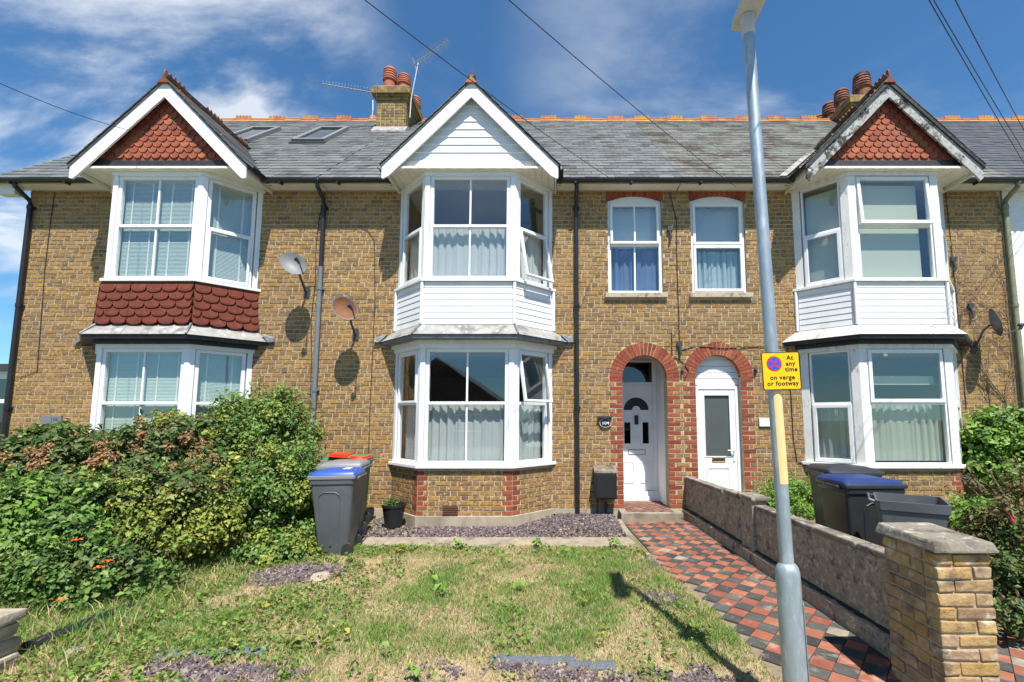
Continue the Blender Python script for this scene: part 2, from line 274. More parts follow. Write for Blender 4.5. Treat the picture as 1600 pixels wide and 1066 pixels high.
M['leaf_fuchsia'] = leafmat('bronze_leaf', [(0, (.09, .10, .025)), (.3, (.14, .10, .035)), (.6, (.06, .08, .02)), (.85, (.18, .12, .05)), (1, (.10, .13, .03))])
M['petal_orange'] = mat('orange_petal', (.75, .12, .01), .6, .1, 8); M['petal_pink'] = mat('crimson_petal', (.45, .015, .06), .6, .1, 8)
M['twig'] = mat('twig', (.20, .14, .09), .9, .25, 20)
gm = bpy.data.materials.new('grass_blade'); gm.use_nodes = True; t_ = gm.node_tree; b_ = t_.nodes['Principled BSDF']; b_.inputs['Roughness'].default_value = .6; b_.inputs['Specular IOR Level'].default_value = .25
at_ = t_.nodes.new('ShaderNodeAttribute'); at_.attribute_name = 'Col'; t_.links.new(at_.outputs['Color'], b_.inputs['Base Color'])
tl_ = t_.nodes.new('ShaderNodeBsdfTranslucent'); t_.links.new(at_.outputs['Color'], tl_.inputs['Color']); mx_ = t_.nodes.new('ShaderNodeMixShader'); mx_.inputs['Fac'].default_value = .3
t_.links.new(b_.outputs[0], mx_.inputs[1]); t_.links.new(tl_.outputs[0], mx_.inputs[2]); t_.links.new(mx_.outputs[0], t_.nodes['Material Output'].inputs['Surface'])
M['grass'] = gm

# ------------------------------------------------------------------ building helpers
WL = {}
def tag(o, label=None, cat=None, group=None, kind=None):
    for k, v in (('label', label), ('category', cat), ('group', group), ('kind', kind)):
        if v: o[k] = v
    return o
def thing(name, loc, label=None, cat=None, group=None):
    o = bpy.data.objects.new(name, None); COL.objects.link(o); o.location = loc; o.empty_display_size = .1
    WL[o.name] = Vector(loc); return tag(o, label, cat, group)
def place(o, world, parent):
    WL[o.name] = Vector(world)
    if parent is not None: o.parent = parent; o.location = Vector(world) - WL[parent.name]
    else: o.location = world
    return o
class MB:
    def __init__(s, m=None): s.v = []; s.f = []; s.mi = []; s.m = m or Matrix.Identity(4)
    def add(s, vs, fs, mi=0):
        b = len(s.v); s.v += [s.m @ Vector(p) for p in vs]
        s.f += [tuple(i + b for i in f) for f in fs]; s.mi += [mi] * len(fs); return s
    def box(s, x0, x1, y0, y1, z0, z1, mi=0):
        return s.add([(x0, y0, z0), (x1, y0, z0), (x1, y1, z0), (x0, y1, z0), (x0, y0, z1), (x1, y0, z1), (x1, y1, z1), (x0, y1, z1)],
                     [(0, 3, 2, 1), (4, 5, 6, 7), (0, 1, 5, 4), (1, 2, 6, 5), (2, 3, 7, 6), (3, 0, 4, 7)], mi)
    def hexa(s, p, mi=0):   # eight corners, bottom four then top four
        return s.add(p, [(0, 3, 2, 1), (4, 5, 6, 7), (0, 1, 5, 4), (1, 2, 6, 5), (2, 3, 7, 6), (3, 0, 4, 7)], mi)
    def prism(s, pts, off, mi=0):   # polygon pts (ccw seen from -off) extruded by vector off
        n = len(pts); o = Vector(off); a = [Vector(p) for p in pts]
        return s.add(a + [p + o for p in a], [tuple(range(n)), tuple(range(2 * n - 1, n - 1, -1))] + [((i + 1) % n, i, n + i, n + (i + 1) % n) for i in range(n)], mi)
    def tube(s, path, r, n=8, mi=0, caps=True):
        path = [Vector(p) for p in path]; rs = r if isinstance(r, (list, tuple)) else [r] * len(path); rings = []
        for i, p in enumerate(path):
            d = (path[min(i + 1, len(path) - 1)] - path[max(i - 1, 0)]).normalized()
            u = d.cross(Vector((0, 0, 1)) if abs(d.z) < .9 else Vector((1, 0, 0))).normalized(); q = u.cross(d)
            rings.append([p + (u * math.cos(2 * math.pi * k / n) + q * math.sin(2 * math.pi * k / n)) * rs[i] for k in range(n)])
        fs = []
        for i in range(len(path) - 1):
            for k in range(n): fs.append((i * n + k, i * n + (k + 1) % n, (i + 1) * n + (k + 1) % n, (i + 1) * n + k))
        if caps: fs += [tuple(range(n - 1, -1, -1)), tuple(range((len(path) - 1) * n, len(path) * n))]
        return s.add([p for rg in rings for p in rg], fs, mi)
    def lathe(s, prof, n=20, c=(0, 0, 0), mi=0, caps=True):  # prof = (r, z)
        c = Vector(c); vs = []; fs = []
        for r, z in prof: vs += [c + Vector((r * math.cos(2 * math.pi * k / n), r * math.sin(2 * math.pi * k / n), z)) for k in range(n)]
        for i in range(len(prof) - 1):
            for k in range(n): fs.append((i * n + k, i * n + (k + 1) % n, (i + 1) * n + (k + 1) % n, (i + 1) * n + k))
        if caps: fs += [tuple(range(n - 1, -1, -1)), tuple(range((len(prof) - 1) * n, len(prof) * n))]
        return s.add(vs, fs, mi)
    def build(s, name, mats, parent=None, smooth=False, bevel=0, kind=None, fixn=False, seg=2):
        if not isinstance(mats, (list, tuple)): mats = [mats]
        a = np.array([tuple(p) for p in s.v]); o0 = Vector(((a[:, 0].min() + a[:, 0].max()) / 2, (a[:, 1].min() + a[:, 1].max()) / 2, a[:, 2].min()))
        me = bpy.data.meshes.new(name); me.from_pydata([tuple(p - o0) for p in s.v], [], s.f)
        for mm in mats: me.materials.append(M[mm])
        if len(mats) > 1: me.polygons.foreach_set('material_index', s.mi)
        if bevel or fixn:
            bm = bmesh.new(); bm.from_mesh(me)
            if fixn: bmesh.ops.recalc_face_normals(bm, faces=bm.faces)
            if bevel:
                es = [e for e in bm.edges if len(e.link_faces) == 2 and e.calc_face_angle(0) > R(28)]
                bmesh.ops.bevel(bm, geom=es, offset=bevel, segments=seg, affect='EDGES', profile=.6, clamp_overlap=True)
            bm.to_mesh(me); bm.free()
        if smooth:
            me.polygons.foreach_set('use_smooth', [True] * len(me.polygons))
            me.set_sharp_from_angle(angle=R(38))
        me.update()
        o = bpy.data.objects.new(name, me); COL.objects.link(o); place(o, o0, parent)
        if kind: o['kind'] = kind
        return o
def child_mesh(name, me, world, parent, rot=None):
    o = bpy.data.objects.new(name, me); COL.objects.link(o); place(o, world, parent)
    if rot: o.rotation_euler = rot
    return o
def frame_matrix(ox, oy, oz, dx, dy):   # local x along (dx,dy), local y inward, z up
    l = math.hypot(dx, dy); dx /= l; dy /= l
    return Matrix(((dx, -dy, 0, ox), (dy, dx, 0, oy), (0, 0, 1, oz), (0, 0, 0, 1)))
def text_mesh(name, body, size, matname, mtx, parent=None, depth=.0015, align='CENTER', space=1.0, bold=0.0):
    cu = bpy.data.curves.new(name, 'FONT'); cu.body = body; cu.size = size; cu.align_x = align; cu.align_y = 'CENTER'; cu.extrude = depth; cu.space_character = space; cu.offset = bold
    cu.resolution_u = 3
    o = bpy.data.objects.new(name, cu); COL.objects.link(o); bpy.context.view_layer.update()
    me = bpy.data.meshes.new_from_object(o.evaluated_get(bpy.context.evaluated_depsgraph_get()))
    bpy.data.objects.remove(o); bpy.data.curves.remove(cu)
    me.transform(mtx); me.materials.clear(); me.materials.append(M[matname])
    n = MB(); n.v = [v.co.copy() for v in me.vertices]; n.f = [tuple(p.vertices) for p in me.polygons]; n.mi = [0] * len(n.f)
    bpy.data.meshes.remove(me)
    return n.build(name, matname, parent)
FACE_CAM = Matrix(((1, 0, 0, 0), (0, 0, -1, 0), (0, 1, 0, 0), (0, 0, 0, 1)))   # text lying in XY turned to face -Y

# ------------------------------------------------------------------ the setting
def sheet(name, pts, z, m, kind='structure'):
    b = MB(); b.add([(x, y, z) for x, y in pts], [tuple(range(len(pts)))]); o = b.build(name, m); o['kind'] = kind; return o
b = MB()
xs = [-300, -5.9, -3.3, 3.4, 8.5, 300]; ys = [-300, -30, -12, -5.5, -0.5, 3, 300]
gv = [(x, y, ground_z(x, y)) for y in ys for x in xs]
b.add(gv, [(j * 6 + i, j * 6 + i + 1, (j + 1) * 6 + i + 1, (j + 1) * 6 + i) for j in range(6) for i in range(5)])
ob = b.build('ground', 'ground'); ob['kind'] = 'structure'
zf = ground_z(0, -6)
sheet('pavement', [(-60, -9.2), (60, -9.2), (60, -5.62), (-60, -5.62)], zf + .004, 'paving')
sheet('road', [(-60, -16.2), (60, -16.2), (60, -9.35), (-60, -9.35)], zf + .003, 'tarmac')
MB().box(-60, 60, -9.35, -9.2, zf - .1, zf + .02).build('kerb', 'concrete')['kind'] = 'structure'
# the lawn's uneven soil
def soil_z(x, y): return ground_z(x, y) + .012 + .03 * noise.noise(Vector((x * 1.3, y * 1.3, 0))) + .012 * noise.noise(Vector((x * 5, y * 5, 3)))
def grid(name, x0, x1, y0, y1, nx, ny, zf_, m):
    b = MB(); b.v = [Vector((x0 + (x1 - x0) * i / nx, y0 + (y1 - y0) * j / ny, 0)) for j in range(ny + 1) for i in range(nx + 1)]
    for p in b.v: p.z = zf_(p.x, p.y)
    b.f = [(j * (nx + 1) + i, j * (nx + 1) + i + 1, (j + 1) * (nx + 1) + i + 1, (j + 1) * (nx + 1) + i) for j in range(ny) for i in range(nx)]; b.mi = [0] * len(b.f)
    return b.build(name, m, smooth=True)
def path_left(y): return 1.09 - .064 * (y + .35)       # the tiled path's edges drift to the right towards the street
def path_right(y): return 2.08 - .078 * (y + .35)
def creep(y): return path_left(y) + .17 * max(0, min(1, (-1.95 - y) / 1.6)) + .05 * noise.noise(Vector((y * 3, 0, 7)))
def lz(x, y):
    e = creep(y) - .01 - x
    return soil_z(x, y) + .03 if e > .15 else ground_z(x, y) - .03 + (soil_z(x, y) + .06 - ground_z(x, y)) * max(0, e / .15) ** .5
grid('lawn_soil', -4.3, 1.75, -5.5, -1.55, 150, 90, lz, 'soil')['kind'] = 'structure'
def bed_z(x, y): return ground_z(x, y) + .008 + .07 * max(0, min(1, (x + .45) / .6)) * max(0, min(1, (y + 1.36) / .3)) + .006 * noise.noise(Vector((x * 3, y * 3, 0)))
grid('gravel_bed', -3.9, 1.0, -1.5, .0, 50, 18, bed_z, 'soil')['kind'] = 'structure'
b = MB(); b.hexa([(-2.6, -1.73, .0), (1.10, -1.73, .0), (1.02, -1.33, .0), (-2.6, -1.33, .0), (-2.6, -1.73, .125), (1.10, -1.73, .12), (1.02, -1.33, .135), (-2.6, -1.33, .135)])
b.build('concrete_edging', 'concrete', bevel=.012)['kind'] = 'structure'
b = MB(); b.box(.99, 1.07, -1.32, -.33, .02, .165); b.build('bed_edging', 'concrete', bevel=.008)['kind'] = 'structure'

# ------------------------------------------------------------------ houses: the brick front
XA, XB, XC, XD = -9.25, -4.0, 2.17, 7.90
BAYS = {'A': -6.47, 'B': -1.36, 'C': 5.54}
GAB = {'A': -6.36, 'B': -1.345, 'C': 5.48}
HW, DEP, BZ = .73, .60, 0.27
house = {
 'A': thing('terraced_house', (-6.6, 0, .1), 'brick terraced house with scalloped maroon tiles between its bay windows, hedge in front', 'house', 'brick terraced houses'),
 'B': thing('terraced_house', (-.9, 0, .1), 'brick terraced house with white boarded gable and arched porch numbered 104', 'house', 'brick terraced houses'),
 'C': thing('terraced_house', (5.0, 0, .1), 'brick terraced house with flaking bargeboards and glazed white door behind low wall', 'house', 'brick terraced houses'),
 'D': thing('rendered_house', (11, 0, .1), 'white roughcast house with dark slate roof at the right edge', 'house')}
RNGX = {'A': (XA, XB), 'B': (XB, XC), 'C': (XC, XD), 'D': (XD, 13.6)}
def which(x): return 'A' if x < XB else ('B' if x < XC else 'C')
ARCH = {'B': (1.545, .38), 'C': (2.795, .385)}; ZS, RING = 2.44, .215
WINS = {'B': (.95, 1.905), 'C': (2.41, 3.365)}; WZ0, WZ1 = 3.90, 5.57
Z_TOP = 5.80
wall = {}
for k in 'ABC':
    x0, x1 = RNGX[k]; y = .0055; zlo, zhi = .0, Z_TOP
    op = [(BAYS[k] - 1.30, BAYS[k] + 1.30, -1, 5.78)]
    if k in WINS: op.append((WINS[k][0], WINS[k][1], WZ0, 5.67))
    if k in ARCH:
        c, r = ARCH[k]; op.append((c - r, c + r, -1, ZS)); op.append((c - r - .0, c + r + .0, ZS, ZS + r))
    xb = sorted({x0, x1} | {v for o in op for v in o[:2]}); zb = sorted({zlo, zhi} | {v for o in op for v in o[2:] if zlo < v < zhi})
    b = MB()
    for i in range(len(xb) - 1):
        for j in range(len(zb) - 1):
            cx, cz = (xb[i] + xb[i + 1]) / 2, (zb[j] + zb[j + 1]) / 2
            if cx < x0 or cx > x1 or any(o[0] < cx < o[1] and o[2] < cz < o[3] for o in op): continue
            p = [(xb[i], zb[j]), (xb[i + 1], zb[j]), (xb[i + 1], zb[j + 1]), (xb[i], zb[j + 1])]
            b.add([(a, y, q) for a, q in p], [(0, 1, 2, 3)]); b.add([(a, .24, q) for a, q in p], [(3, 2, 1, 0)])
    if k in ARCH:
        c, r = ARCH[k]; n = 16
        for i in range(n):
            a0, a1 = math.pi * i / n, math.pi * (i + 1) / n
            def edge(a):
                u, v = math.cos(a), math.sin(a); t = min(r / max(abs(u), 1e-6), r / max(v, 1e-6)); return (c + u * t, ZS + v * t)
            q = [(c + r * math.cos(a0), ZS + r * math.sin(a0)), edge(a0), edge(a1), (c + r * math.cos(a1), ZS + r * math.sin(a1))]
            b.add([(s_, y, z_) for s_, z_ in q], [(0, 1, 2, 3)])
            b.add([(q[0][0], y, q[0][1]), (q[3][0], y, q[3][1]), (q[3][0], .24, q[3][1]), (q[0][0], .24, q[0][1])], [(0, 1, 2, 3)])   # arch soffit
        for s_ in (c - r, c + r): b.add([(s_, y, 0), (s_, y, ZS), (s_, .24, ZS), (s_, .24, 0)], [(0, 1, 2, 3)])
    if k in WINS:
        a, q = WINS[k]
        for s_ in (a, q): b.add([(s_, y, WZ0), (s_, y, 5.67), (s_, .24, 5.67), (s_, .24, WZ0)], [(0, 1, 2, 3)])
        b.add([(a, y, WZ0), (q, y, WZ0), (q, .24, WZ0), (a, .24, WZ0)], [(0, 1, 2, 3)]); b.add([(a, y, 5.67), (q, y, 5.67), (q, .24, 5.67), (a, .24, 5.67)], [(0, 1, 2, 3)])
    if k == 'A': b.box(x0, x0 + .24, .0065, 8.3, 0, 5.9)
    wall[k] = b.build('wall', 'mortar', house[k])
# --- the bricks: Flemish bond, each one a piece
CH = .075
def brick_mesh(w_, rng_):
    j = lambda a: rng_.uniform(-a, a); d = rng_.uniform(-.003, .001); h = .0625
    p = [(-w_ / 2 + j(.003), .010, j(.0015)), (w_ / 2 + j(.003), .010, j(.0015)), (w_ / 2 + j(.003), .010, h + j(.0015)), (-w_ / 2 + j(.003), .010, h + j(.0015))]
    q = [(-w_ / 2 + .003 + j(.003), d + j(.0015), .003 + j(.002)), (w_ / 2 - .003 + j(.003), d + j(.0015), .003 + j(.002)), (w_ / 2 - .003 + j(.003), d + j(.0015), h - .003 + j(.002)), (-w_ / 2 + .003 + j(.003), d + j(.0015), h - .003 + j(.002))]
    return p + q, [(4, 5, 6, 7), (0, 1, 5, 4), (1, 2, 6, 5), (2, 3, 7, 6), (3, 0, 4, 7)]
rb = random.Random(3)
MESHES = {}
def skin(m, w_): return 'brick_header' if m == 'brick' and w_ < .15 else m
def shared(kind, m, w_, i):
    m = skin(m, w_)
    key = (kind, m, i)
    if key not in MESHES:
        v, f = brick_mesh(w_, rb); me = bpy.data.meshes.new('brick'); me.from_pydata(v, [], f); me.materials.append(M[m]); MESHES[key] = me
    return MESHES[key]
bricks = {'A': [], 'B': [], 'C': []}     # (matrix, width, material, full?)
def lay(k, mtx, s0, s1, z, m, full): bricks[k].append((mtx @ Matrix.Translation(((s0 + s1) / 2, 0, z)), s1 - s0, m, full))
ncourse = int((Z_TOP - BZ) / CH)
def subtract(segs, a, b_):
    o = []
    for s0, s1 in segs:
        if b_ <= s0 or a >= s1: o.append((s0, s1)); continue
        if a > s0: o.append((s0, a))
        if b_ < s1: o.append((b_, s1))
    return o
I4 = Matrix.Identity(4)
for n in range(ncourse + 1):
    z = BZ + n * CH; zc = z + .033
    if z + .06 > Z_TOP + .04: continue
    ex = [(BAYS[k] - 1.305, BAYS[k] + 1.305) for k in 'ABC'] if zc < 5.80 else []
    for k in 'BC':
        a, q = WINS[k]
        if WZ0 - .085 < zc < WZ0: ex.append((a - .07, q + .07))
        elif WZ0 <= zc < 5.62: ex.append((a, q))
        elif zc >= 5.62: ex.append((a - .03, q + .03))
        c, r = ARCH[k]; Rr = r + RING + .008
        if zc < ZS:
            long_ = (n % 2 == 0); qn = .225 if long_ else .1125
            ex.append((c - r - qn, c + r + qn))
            for s_ in (-1, 1):
                e0 = c + s_ * r; lo, hi = (e0 - qn + .01, e0) if s_ < 0 else (e0, e0 + qn - .01)
                lay(k, I4, lo, hi, z, 'brick_red', long_)
        elif zc < ZS + Rr:
            hw_ = math.sqrt(max(0, Rr * Rr - (zc - ZS) ** 2)); ex.append((c - hw_, c + hw_))
    s_ = XA - (.16875 if n % 2 else 0) - .05 * (n % 3); i = 0
    while s_ < XD:
        wd = .225 if i % 2 == 0 else .1125
        for (a, q) in [(s_, s_ + wd - .010)]:
            segs = [(max(a, XA), min(q, XD - .03))]
            for e in ex: segs = subtract(segs, *e)
            for (u, v) in segs:
                if v - u > .035: lay(which((u + v) / 2), I4, u, v, z, 'brick', abs((v - u) - (wd - .01)) < .001)
        s_ += wd; i += 1
# bays: brick base below the ground floor sill, red quoins on the two corners
def bay_pts(cx, off=0.0):   # plan points, junction left, front left, front right, junction right; off pushes the outline outwards
    o2 = off * math.tan(R(22.5))
    return [(cx - HW - DEP - off * math.sqrt(2), 0), (cx - HW - o2, -DEP - off), (cx + HW + o2, -DEP - off), (cx + HW + DEP + off * math.sqrt(2), 0)]
for k in 'ABC':
    P = bay_pts(BAYS[k]); b = MB(); pl = MB(); Pi = bay_pts(BAYS[k], -.0055); Pb = bay_pts(BAYS[k], -.2); Po = bay_pts(BAYS[k], .03)
    for i in range(3):
        b.hexa([(Pi[i][0], Pi[i][1], .02), (Pi[i + 1][0], Pi[i + 1][1], .02), (Pb[i + 1][0], Pb[i + 1][1], .02), (Pb[i][0], Pb[i][1], .02),
                (Pi[i][0], Pi[i][1], 1.0), (Pi[i + 1][0], Pi[i + 1][1], 1.0), (Pb[i + 1][0], Pb[i + 1][1], 1.0), (Pb[i][0], Pb[i][1], 1.0)])
        pl.hexa([(Po[i][0], Po[i][1], .0), (Po[i + 1][0], Po[i + 1][1], .0), (P[i + 1][0], P[i + 1][1] + .1, .0), (P[i][0], P[i][1] + .1, .0),
                 (Po[i][0], Po[i][1], BZ - .01), (Po[i + 1][0], Po[i + 1][1], BZ - .01), (P[i + 1][0], P[i + 1][1] + .1, BZ), (P[i][0], P[i][1] + .1, BZ)])
        dx, dy = P[i + 1][0] - P[i][0], P[i + 1][1] - P[i][1]; ln = math.hypot(dx, dy); mtx = frame_matrix(P[i][0], P[i][1], 0, dx, dy)
        for n in range(9):
            z = BZ + n * CH + .003; s_ = -.05 - (.16875 if n % 2 else 0); j = 0
            ql = .03; qr = .03
            if i in (1, 2): ql = (.105 if (n + i) % 2 else .165); lay(k, mtx, .004, ql - .008, z, 'brick_red', False)
            if i in (0, 1): qr = (.105 if (n + i) % 2 == 0 else .165); lay(k, mtx, ln - qr + .008, ln - .004, z, 'brick_red', False)
            if i == 0: ql = 0
            if i == 2: qr = 0
            while s_ < ln:
                wd = .225 if j % 2 == 0 else .1125
                segs = [(max(s_, ql), min(s_ + wd - .01, ln - qr))]
                if k == 'B' and i == 1 and n in (0, 1): segs = subtract(segs, .40, .63) if segs[0][1] > segs[0][0] else []
                for u, v in segs:
                    if v - u > .03: lay(k, mtx, u, v, z, 'brick', abs(v - u - wd + .01) < .001)
                s_ += wd; j += 1
    b.build('bay_base', 'mortar', house[k]); pl.build('bay_plinth', 'plinth', house[k])
    x0, x1 = RNGX[k]; pp = MB()
    parts = [(x0, BAYS[k] - 1.34), (BAYS[k] + 1.34, x1)]
    if k in ARCH: c, r = ARCH[k]; parts = [q for s in parts for q in subtract([s], c - r - .0, c + r + .0)]
    for a, q in parts: pp.box(a, q, -.022, .1, 0, BZ - .012)
    pp.build('plinth', 'plinth', house[k])
    # the 300 bricks that show largest become pieces of their own, the rest one mesh
    def shows(e):
        x, y, d = project(e[0].translation); vis = 0 < x < 1600 and 0 < y < 1066
        if k == 'A' and y > 600 and x < 480: vis = False
        return (e[1] / d if vis else 0) if e[3] else -1
    lst = sorted(bricks[k], key=shows, reverse=True); rest = MB()
    for n, (mt, wd, m, full) in enumerate(lst):
        if n < 300 and full:
            me = shared('s' if wd > .15 else 'h', m, wd, n % 9)
            o = bpy.data.objects.new('brick', me); COL.objects.link(o); o.parent = wall[k]
            o.matrix_world = mt; o.location = mt.translation - WL[wall[k].name]; o.rotation_euler = mt.to_euler()
        else:
            v, f = brick_mesh(wd, rb); rest.m = mt; rest.add(v, f, 1 if m == 'brick_red' else (2 if wd < .15 else 0))
    rest.build('brickwork', ['brick', 'brick_red', 'brick_header'], wall[k], kind='stuff')
# arch bricks, window heads, sills
for k in 'BC':
    c, r = ARCH[k]; n = 24
    for i in range(n):
        a0, a1 = math.pi * i / n, math.pi * (i + 1) / n; g = .006
        rings = [(r - .004, r + RING)] if i % 3 else [(r - .004, r + .10), (r + .11, r + RING)]
        for (ra, rb_) in rings:
            b = MB(); yy = -.004 + random.uniform(-.003, .002)
            q = [(ra, a0 + g / ra), (rb_, a0 + g / rb_), (rb_, a1 - g / rb_), (ra, a1 - g / ra)]
            b.prism([(c + rr * math.cos(aa), yy, ZS + rr * math.sin(aa)) for rr, aa in q], (0, .10, 0)); b.build('arch_brick', 'brick_red', wall[k], fixn=True)
    a, q = WINS[k]; nb = 11
    for i in range(nb):
        u0 = a - .03 + (q - a + .06) * i / nb + .004; u1 = a - .03 + (q - a + .06) * (i + 1) / nb - .004
        arc = lambda u: 5.57 + .10 * (1 - min(1, abs((u - (a + q) / 2) / ((q - a) / 2))) ** 2)
        b = MB(); b.prism([(u0, -.002, arc(u0)), (u1, -.002, arc(u1)), (u1, -.002, 5.795), (u0, -.002, 5.795)], (0, .08, 0)); b.build('arch_brick', 'brick_red', wall[k], fixn=True)
    b = MB(); b.box(a - .06, q + .06, -.06, .12, WZ0 - .085, WZ0 - .002); b.build('window_sill', 'stone_sill', house[k], bevel=.006)
# ------------------------------------------------------------------ rooms behind the glass
for k in 'ABC':
    x0, x1 = RNGX[k]; b = MB()
    for (a, q) in ((x0 + .25 if k == 'A' else x0 + .02, None), (x1 - .12, None)): b.box(a, a + .1, .26, 4.5, .1, 5.75)
    b.box(x0 + .25, x1 - .1, 4.4, 4.5, .1, 5.75, 0)
    if k in ARCH:
        cc = ARCH[k][0]
        b.box(cc - .55, cc - .48, .9, 4.4, .2, 2.8)
        b.box(cc - .7, cc - .63, .26, 4.4, 2.9, 5.75)
    b.box(x0 + .25, x1 - .1, .245, 4.5, .04, .10, 1); b.box(x0 + .25, x1 - .1, .245, 4.5, 2.83, 2.95, 0); b.box(x0 + .25, x1 - .1, -.02, 4.5, 5.74, 5.79, 0)
    P = bay_pts(BAYS[k], -.06)
    for zz_ in (.05, 2.90):
        b.prism([(P[i][0], P[i][1], zz_) for i in (0, 1, 2, 3)], (0, 0, .06), 0)
    b.build('rooms', ['plaster', 'carpet'], house[k])
    MB().box(x0, x1, 8.0, 8.25, 0, 5.9).build('rear_wall', 'mortar', house[k])
# ------------------------------------------------------------------ windows
def make_window(hk, mtx, w_, h_, zt, fr='upvc', fw=.055, bar=True, op_u=0, op_l=0, sash=0.035, us=False, ls=False, gl='glass', inset=0.0):
    b = MB(mtx); y0, y1 = inset, inset + .07
    b.box(0, fw, y0, y1, 0, h_); b.box(w_ - fw, w_, y0, y1, 0, h_); b.box(fw, w_ - fw, y0, y1, 0, fw); b.box(fw, w_ - fw, y0, y1, h_ - fw, h_)
    tw = .045; b.box(fw, w_ - fw, y0 - .006, y1, zt - tw / 2, zt + tw / 2)
    win = b.build('window', fr, house[hk], bevel=.004, seg=1)
    for (za, zb_, opn, sh) in ((fw, zt - tw / 2, op_l, ls), (zt + tw / 2, h_ - fw, op_u, us)):
        xa, xb_ = fw, w_ - fw; mm = mtx
        if opn: mm = mtx @ Matrix.Translation((0, y0, zb_)) @ Matrix.Rotation(-opn, 4, 'X') @ Matrix.Translation((0, -y0, -zb_))
        if sh or opn:
            c_ = MB(mm); e = .012; s = sash
            yy0, yy1 = y0 - .022, y0 + .03
            xa -= e; xb_ += e; za -= e; zb_ += e
            c_.box(xa, xa + s, yy0, yy1, za, zb_); c_.box(xb_ - s, xb_, yy0, yy1, za, zb_); c_.box(xa + s, xb_ - s, yy0, yy1, za, za + s); c_.box(xa + s, xb_ - s, yy0, yy1, zb_ - s, zb_)
            c_.build('casement', 'upvc', win, bevel=.004, seg=1); xa += s; xb_ -= s; za += s; zb_ -= s; yp = y0
        else: yp = y0 + .03
        MB(mm).box(xa - .004, xb_ + .004, yp, yp + .005, za - .004, zb_ + .004).build('pane', gl, win)
        if bar: MB(mm).box((xa + xb_) / 2 - .014, (xa + xb_) / 2 + .014, yp - .012, yp + .017, za, zb_).build('glazing_bar', 'upvc', win)
    return win
def curtain(mtx, w_, z0, z1, y, m, label, name='net_curtain', waves=9, amp=.022, gather=True, seed=0, cat='curtain', group=None, x0=0.0):
    rr = random.Random(seed); nx = waves * 8; nz = 6; v = []; ph = [rr.uniform(0, 6.28) for _ in range(4)]
    for j in range(nz + 1):
        t = j / nz
        for i in range(nx + 1):
            u = i / nx; a = amp * (1.0 if gather else .3) * (.55 + .45 * t)
            a *= .45 + .9 * abs(math.sin(u * 5.1 + ph[2]) * math.cos(u * 2.3 + ph[3])) + .2 * math.sin(u * 17 + ph[1])
            dy = a * (math.sin(u * waves * 6.283 + ph[0] + .5 * math.sin(3 * u * 6.28 + ph[1])) + .5 * math.sin(u * waves * 2.3 * 6.283 + ph[2]))
            v.append((x0 + u * w_, y + dy, z0 + (z1 - z0) * t + (.008 * math.sin(u * waves * 12.6 + ph[3]) if j == nz else 0)))
    b = MB(mtx); b.add(v, [(j * (nx + 1) + i, j * (nx + 1) + i + 1, (j + 1) * (nx + 1) + i + 1, (j + 1) * (nx + 1) + i) for j in range(nz) for i in range(nx)])
    o = b.build(name, m, smooth=True); return tag(o, label, cat, group)
def facet(k, i, z0, off=0.0, gap=.03):
    P = bay_pts(BAYS[k], off); dx, dy = P[i + 1][0] - P[i][0], P[i + 1][1] - P[i][1]; ln = math.hypot(dx, dy); dx /= ln; dy /= ln
    return frame_matrix(P[i][0] + dx * gap, P[i][1] + dy * gap, z0, dx, dy), ln - 2 * gap
def ring(k, off_out, off_in, z0, z1, name, m, bevel=0, off_out_top=None, kind=None):
    Po, Pi = bay_pts(BAYS[k], off_out), bay_pts(BAYS[k], off_in); Pt = bay_pts(BAYS[k], off_out if off_out_top is None else off_out_top); b = MB()
    n = 4; vs = [(p[0], p[1], z0) for p in Po] + [(p[0], p[1], z0) for p in Pi] + [(p[0], p[1], z1) for p in Pt] + [(p[0], p[1], z1) for p in Pi]
    fs = []
    for i in range(3): fs += [(i, i + 1, 9 + i, 8 + i), (i, 4 + i, 5 + i, i + 1), (8 + i, 9 + i, 13 + i, 12 + i), (4 + i, 12 + i, 13 + i, 5 + i)]
    fs += [(0, 8, 12, 4), (3, 7, 15, 11)]
    b.add(vs, fs); return b.build(name, m, house[k], bevel=bevel, fixn=True)
ZG0, ZG1, ZGT = 1.03, 2.84, 1.98; ZU0, ZU1, ZUT = 3.965, 5.70, 4.855
FRAME = {'A': 'upvc', 'B': 'upvc', 'C': 'old_white'}
POSN = ['left canted side', 'front', 'right canted side']
